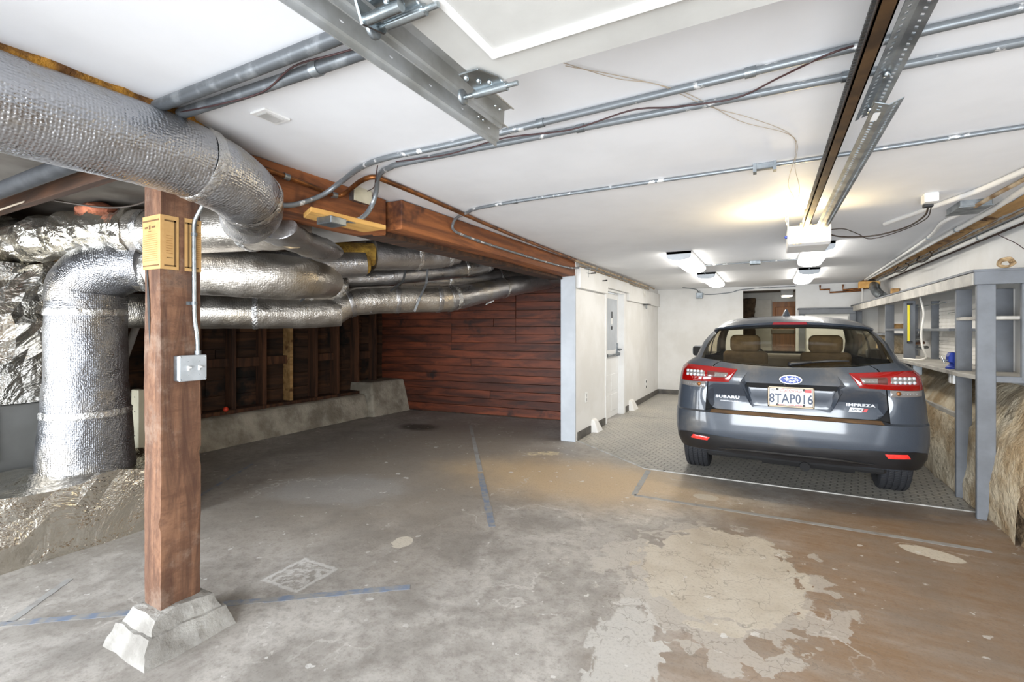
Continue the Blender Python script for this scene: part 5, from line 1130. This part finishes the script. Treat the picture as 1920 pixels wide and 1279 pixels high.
obj('dashboard', B(CX-.66, CX+.66, 7.0, 7.4, .7, 1.06), M['trim_dark'], car, bevel=.05, seg=3)
obj('steering_wheel', MB().tube([(CX-.36+.18*math.cos(a*PI/12), 6.92-.06*math.sin(a*PI/12), 1.0+.17*math.sin(a*PI/12)) for a in range(25)], .014, 8, False), M['car_dark'], car)
obj('rear_view_mirror', B(CX-.125, CX+.125, 6.62, 6.64, 1.325, 1.385), M['trim_dark'], car, bevel=.014, seg=3)
for x in (-.3, .3): obj('sun_visor', B(CX+x-.2, CX+x+.2, 6.45, 6.6, 1.395, 1.405), M['trim_dark'], car, bevel=.004)
obj('headliner', MB().grid(lambda i, j: (CX-.5+i*.125, 4.8+j*.17, 1.43-.04*((i-4)/4)**2), 9, 10), M['trim_dark'], car)
# dark painted border round the glass, wiper, stop lamp, aerial, mirrors
def frit(z0, z1, s0, s1, n=18):
    m = MB()
    def P(q, s): 
        z, w_, r, L, nn, lift, f, Lf = lev(q); x = w_*s; a = abs(s)
        return (CX+x, RY+r+L*(1-(1-a**nn)**(1/nn))+.004, z+lift*s*s)
    m.grid(lambda i, j: P(z0+(z1-z0)*j/4, s0+(s1-s0)*i/n), n+1, 5); return m
fr_ = obj('window_border', frit(14.8, 15, -.92, .92, 30), M['car_dark'], car)
for a, b in ((-.92, -.89), (.89, .92)): obj('window_border', frit(11, 14.8, a, b), M['car_dark'], car)
obj('window_border', frit(11, 11.05, -.86, .86, 30), M['car_dark'], car)
wp = obj('wiper_arm', MB().tube([on_rear(.005, 1.112, .03), on_rear(.06, 1.118, .035), on_rear(.14, 1.128, .03)], [.02, .017, .011], 10), M['car_black'], car)
obj('wiper_blade', MB().tube([on_rear(.10, 1.122, .022), on_rear(.24, 1.138, .022), on_rear(.385, 1.142, .016)], [.007, .012, .004], 8), M['car_black'], wp)
obj('wiper_pivot', MB().lathe([(0, .03), (.018, .028), (.022, 0)], on_rear(.002, 1.105, 0), (0, -1, .35), 12), M['car_black'], wp)
m = MB().add([(CX-.125, RY+.248, 1.420), (CX+.125, RY+.248, 1.420), (CX+.115, RY+.240, 1.440), (CX-.115, RY+.240, 1.440), (CX-.125, RY+.28, 1.419), (CX+.125, RY+.28, 1.419), (CX+.115, RY+.28, 1.438), (CX-.115, RY+.28, 1.438)], [(0,1,2,3), (0,4,5,1), (3,2,6,7), (0,3,7,4), (1,5,6,2)])
obj('stop_lamp', m, M['stop_red'], car)
fin_ = MB()
def fp(i, j):
    t = i/6; hgt = .068*(1-t); a = 2*PI*j/12; wr = .034*(1-t)**.75+.003; lr = .085*(1-t)**.9+.004
    return (CX-.01+wr*math.cos(a), 5.0-.02+lr*math.sin(a)-.05*t, 1.495+.07*t)
obj('roof_aerial', fin_.grid(fp, 7, 13, True, True), M['car_paint'], car)
for sg in (-1, 1):
    mr = obj('door_mirror', MB().box(CX+sg*.97-.10, CX+sg*.97+.10, 6.92, 7.06, 1.02, 1.16), M['car_paint'], car, bevel=.04, seg=4)
    obj('mirror_glass', B(CX+sg*.97-.085, CX+sg*.97+.085, 6.912, 6.922, 1.035, 1.145), M['car_dark'], mr, bevel=.003)
    obj('mirror_stalk', MB().tube([(CX+sg*.72, 7.0, 1.06), (CX+sg*.90, 7.0, 1.06)], .025, 8), M['car_black'], mr)
    obj('door_handle', MB().box(CX+sg*.868-.014, CX+sg*.868+.014, 5.75, 5.93, .90, .925).box(CX+sg*.868-.014, CX+sg*.868+.014, 6.75, 6.93, .89, .915), M['car_paint'], car, bevel=.006)
    for y in AX:
        obj('wheel_arch', MB().tube([(CX+sg*.872, y+(WR+.055)*math.cos(a*PI/16), WZ+(WR+.055)*math.sin(a*PI/16)) for a in range(3, 15)], .022, 8), M['car_black'], car)
    hl = obj('head_lamp', MB().ball((CX+sg*.66, 8.38, .72), .14, .16, .07), M['clear_lens'], car)
# wheels
def wheel(x, y, sg):
    hw = .105; pr = [(.215, -hw+.012), (.235, -hw), (.285, -hw-.004), (.312, -hw+.006), (.321, -hw+.018)]
    gx = [-.062, -.022, .022, .062]; seq = []
    for g in gx: seq += [(.325, g-.0065), (.316, g-.005), (.316, g+.005), (.325, g+.0065)]
    pr += seq+[(.321, hw-.018), (.312, hw-.006), (.285, hw+.004), (.235, hw), (.215, hw-.012)]
    ty = obj('tyre', MB().lathe(pr, (CX+x, y, WR), (1, 0, 0), 56), M['tyre'], car, auto=30)
    rm = obj('rim', MB().lathe([(.0, sg*.02), (.05, sg*.035), (.07, sg*.02), (.19, sg*.04), (.215, sg*.095), (.218, -sg*.09), (.2, -sg*.08), (.19, sg*.03)], (CX+x, y, WR), (1, 0, 0), 40), M['rim'], ty)
    for k in range(5):
        a = 2*PI*k/5; d = Vector((0, math.cos(a), math.sin(a))); c = Vector((CX+x+sg*.055, y, WR))
        obj('spoke', MB().bar(c+d*.03, c+d*.205+Vector((sg*.025, 0, 0)), .05, .03, (1, 0, 0)), M['rim'], rm, bevel=.006)
def tyre_mat():
    t = NT('treaded_rubber'); uv = t.coord('UV'); sep = t.n('SeparateXYZ'); t.l(uv, sep.inputs[0])
    wv = t.math('SINE', t.math('ADD', t.math('MULTIPLY', sep.outputs[0], 260.0), t.math('MULTIPLY', sep.outputs[1], 130.0)))
    h = t.ss(wv, .4, .8)
    c = t.mix(t.math('MULTIPLY', h, .5), lin((42,43,47)), lin((24,25,28)))
    return t.fin(c, .72, 0, t.bump(h, .6, -.004))
M['tyre'] = tyre_mat()
for sg in (-1, 1):
    for y in AX: wheel(sg*.772, y, sg)
# lettering, emblem and number plate
def letters(name, body_, size, loc, mat, parent, rot=(PI/2, 0, 0), shear=0, ext=.001, sx=1.0, align='CENTER', spacing=1.0, label=None, bold=0):
    cu = bpy.data.curves.new(name, 'FONT'); cu.body = body_; cu.size = size; cu.shear = shear; cu.extrude = ext; cu.align_x = align; cu.space_character = spacing; cu.offset = bold; cu.resolution_u = 3
    to = bpy.data.objects.new('tmp', cu); COL.objects.link(to)
    me = bpy.data.meshes.new_from_object(to.evaluated_get(bpy.context.evaluated_depsgraph_get())); bpy.data.objects.remove(to)
    mt = Matrix.Translation(Vector(loc)-WL[parent.name]) @ Matrix.Rotation(rot[2], 4, 'Z') @ Matrix.Rotation(rot[0], 4, 'X') @ Matrix.Diagonal((sx, 1, 1, 1))
    me.transform(mt); me.materials.clear(); me.materials.append(M[mat]); me.name = name
    o = bpy.data.objects.new(name, me); COL.objects.link(o); o.parent = parent; WL[o.name] = WL[parent.name].copy()
    if label: o['label'] = label
    return o
ang = math.atan((rear_y(.30, .81)-rear_y(.55, .81))/-.25)
yy = lambda x, z, d: rear_y(x, z)-d
letters('badge_lettering', 'SUBARU', .030, (CX-.455, yy(-.455, .806, .006), .806), 'chrome', tg_, sx=1.55, ext=.003, spacing=1.1, bold=.0008, rot=(PI/2, 0, -.04), label='chrome maker lettering')
letters('badge_lettering', 'SYMMETRICAL AWD', .013, (CX-.44, yy(-.44, .778, .005), .778), 'chrome', tg_, sx=1.15, ext=.002, rot=(PI/2, 0, -.04))
letters('badge_lettering', 'IMPREZA', .028, (CX+.455, yy(.455, .803, .006), .803), 'chrome', tg_, sx=1.5, ext=.003, spacing=1.1, bold=.0008, rot=(PI/2, 0, .04), label='chrome model lettering')
sp_ = obj('trim_badge', MB().ext([(CX+.385, yy(.385, .775, .004), .763), (CX+.492, yy(.492, .775, .004), .763), (CX+.502, yy(.5, .775, .004), .788), (CX+.395, yy(.395, .775, .004), .788)], (0, -.003, 0)), M['plate_red'], tg_, bevel=.001, label='red and silver sport badge')
obj('silver_edge', MB().ext([(CX+.382, yy(.385, .775, .003), .760), (CX+.462, yy(.46, .775, .003), .760), (CX+.474, yy(.47, .775, .003), .791), (CX+.392, yy(.395, .775, .003), .791)], (0, -.005, 0)), M['chrome'], sp_)
letters('badge_lettering', 'SPORT', .022, (CX+.438, yy(.44, .775, .0095), .768), 'black', sp_, sx=1.25, ext=.0015, shear=.2, bold=.0006)
# oval star emblem
EZ = .990; ey = rear_y(0, EZ)-.012
def oval(rx, rz, y0, d, n=40): return MB().ext([(CX+rx*math.cos(2*PI*k/n), y0, EZ+rz*math.sin(2*PI*k/n)) for k in range(n)], (0, -d, 0))
em = obj('emblem', oval(.083, .040, ey, .006), M['black'], tg_, bevel=.001, label='blue oval star emblem')
obj('rim', oval(.076, .0345, ey-.005, .003), M['chrome'], em); obj('field', oval(.071, .030, ey-.0075, .0022), M['emblem_blue'], em)
def star(cx, cz, r, q=.34):
    pl = []
    for k in range(8):
        a = PI/4*k+PI/2; rr = r if k % 2 == 0 else r*q; pl.append((CX+cx+rr*math.cos(a)*1.15, ey-.0097, EZ+cz+rr*math.sin(a)))
    return MB().ext(pl[::-1], (0, -.0015, 0))
for cx, cz, r in ((-.026, .006, .019), (.008, .012, .011), (.032, .010, .011), (.044, -.003, .011), (.022, -.012, .011), (-.002, -.012, .011)): obj('star', star(cx, cz, r), M['chrome'], em)
obj('camera_lens', MB().ball((CX-.04, rear_y(-.04, .945)+.004, .945), .014, .012, .010), M['black'], tg_)
# number plate
PY = 4.366; PX = CX+.003; np_ = obj('number_plate', MB().box(PX-.152, PX+.152, PY-.006, PY, .768, .920), M['plate_white'], tg_, bevel=.001, label='white plate with red script and navy characters')
fr2 = MB()
for a in ((-.160, .160, .912, .926), (-.160, .160, .762, .776), (-.160, -.148, .762, .926), (.148, .160, .762, .926)): fr2.box(PX+a[0], PX+a[1], PY-.011, PY+.004, a[2], a[3])
obj('plate_frame', fr2, M['plate_frame'], np_, bevel=.003)
PR = (PI/2, 0, 0)
letters('plate_number', '8TAP016', .104, (PX, PY-.0065, .797), 'plate_blue', np_, PR, sx=.74, ext=.0015, spacing=1.04, bold=.0012)
letters('plate_script', 'California', .040, (PX-.005, PY-.0065, .882), 'plate_red', np_, PR, sx=.98, ext=.001, shear=.45, bold=-.0004)
letters('plate_month', 'NOV', .022, (PX-.122, PY-.0065, .890), 'plate_blue', np_, PR, sx=.8, ext=.001)
obj('year_sticker', B(PX+.094, PX+.140, PY-.0075, PY-.005, .886, .908), M['plate_red'], np_)
fine = MB()
for k in range(22):
    if k in (7, 8, 14): continue
    fine.box(PX-.085+k*.0078, PX-.085+k*.0078+.0055, PY-.0075, PY-.006, .7785, .7845)
obj('frame_legend', fine, M['plate_red'], np_)
for x in (-.092, .090):
    for z_ in (.905, .781): obj('plate_bolt', MB().lathe([(.002, .006), (.006, .006), (.009, 0)], (PX+x, PY-.006, z_), (0, -1, 0), 12), M['black'], np_)
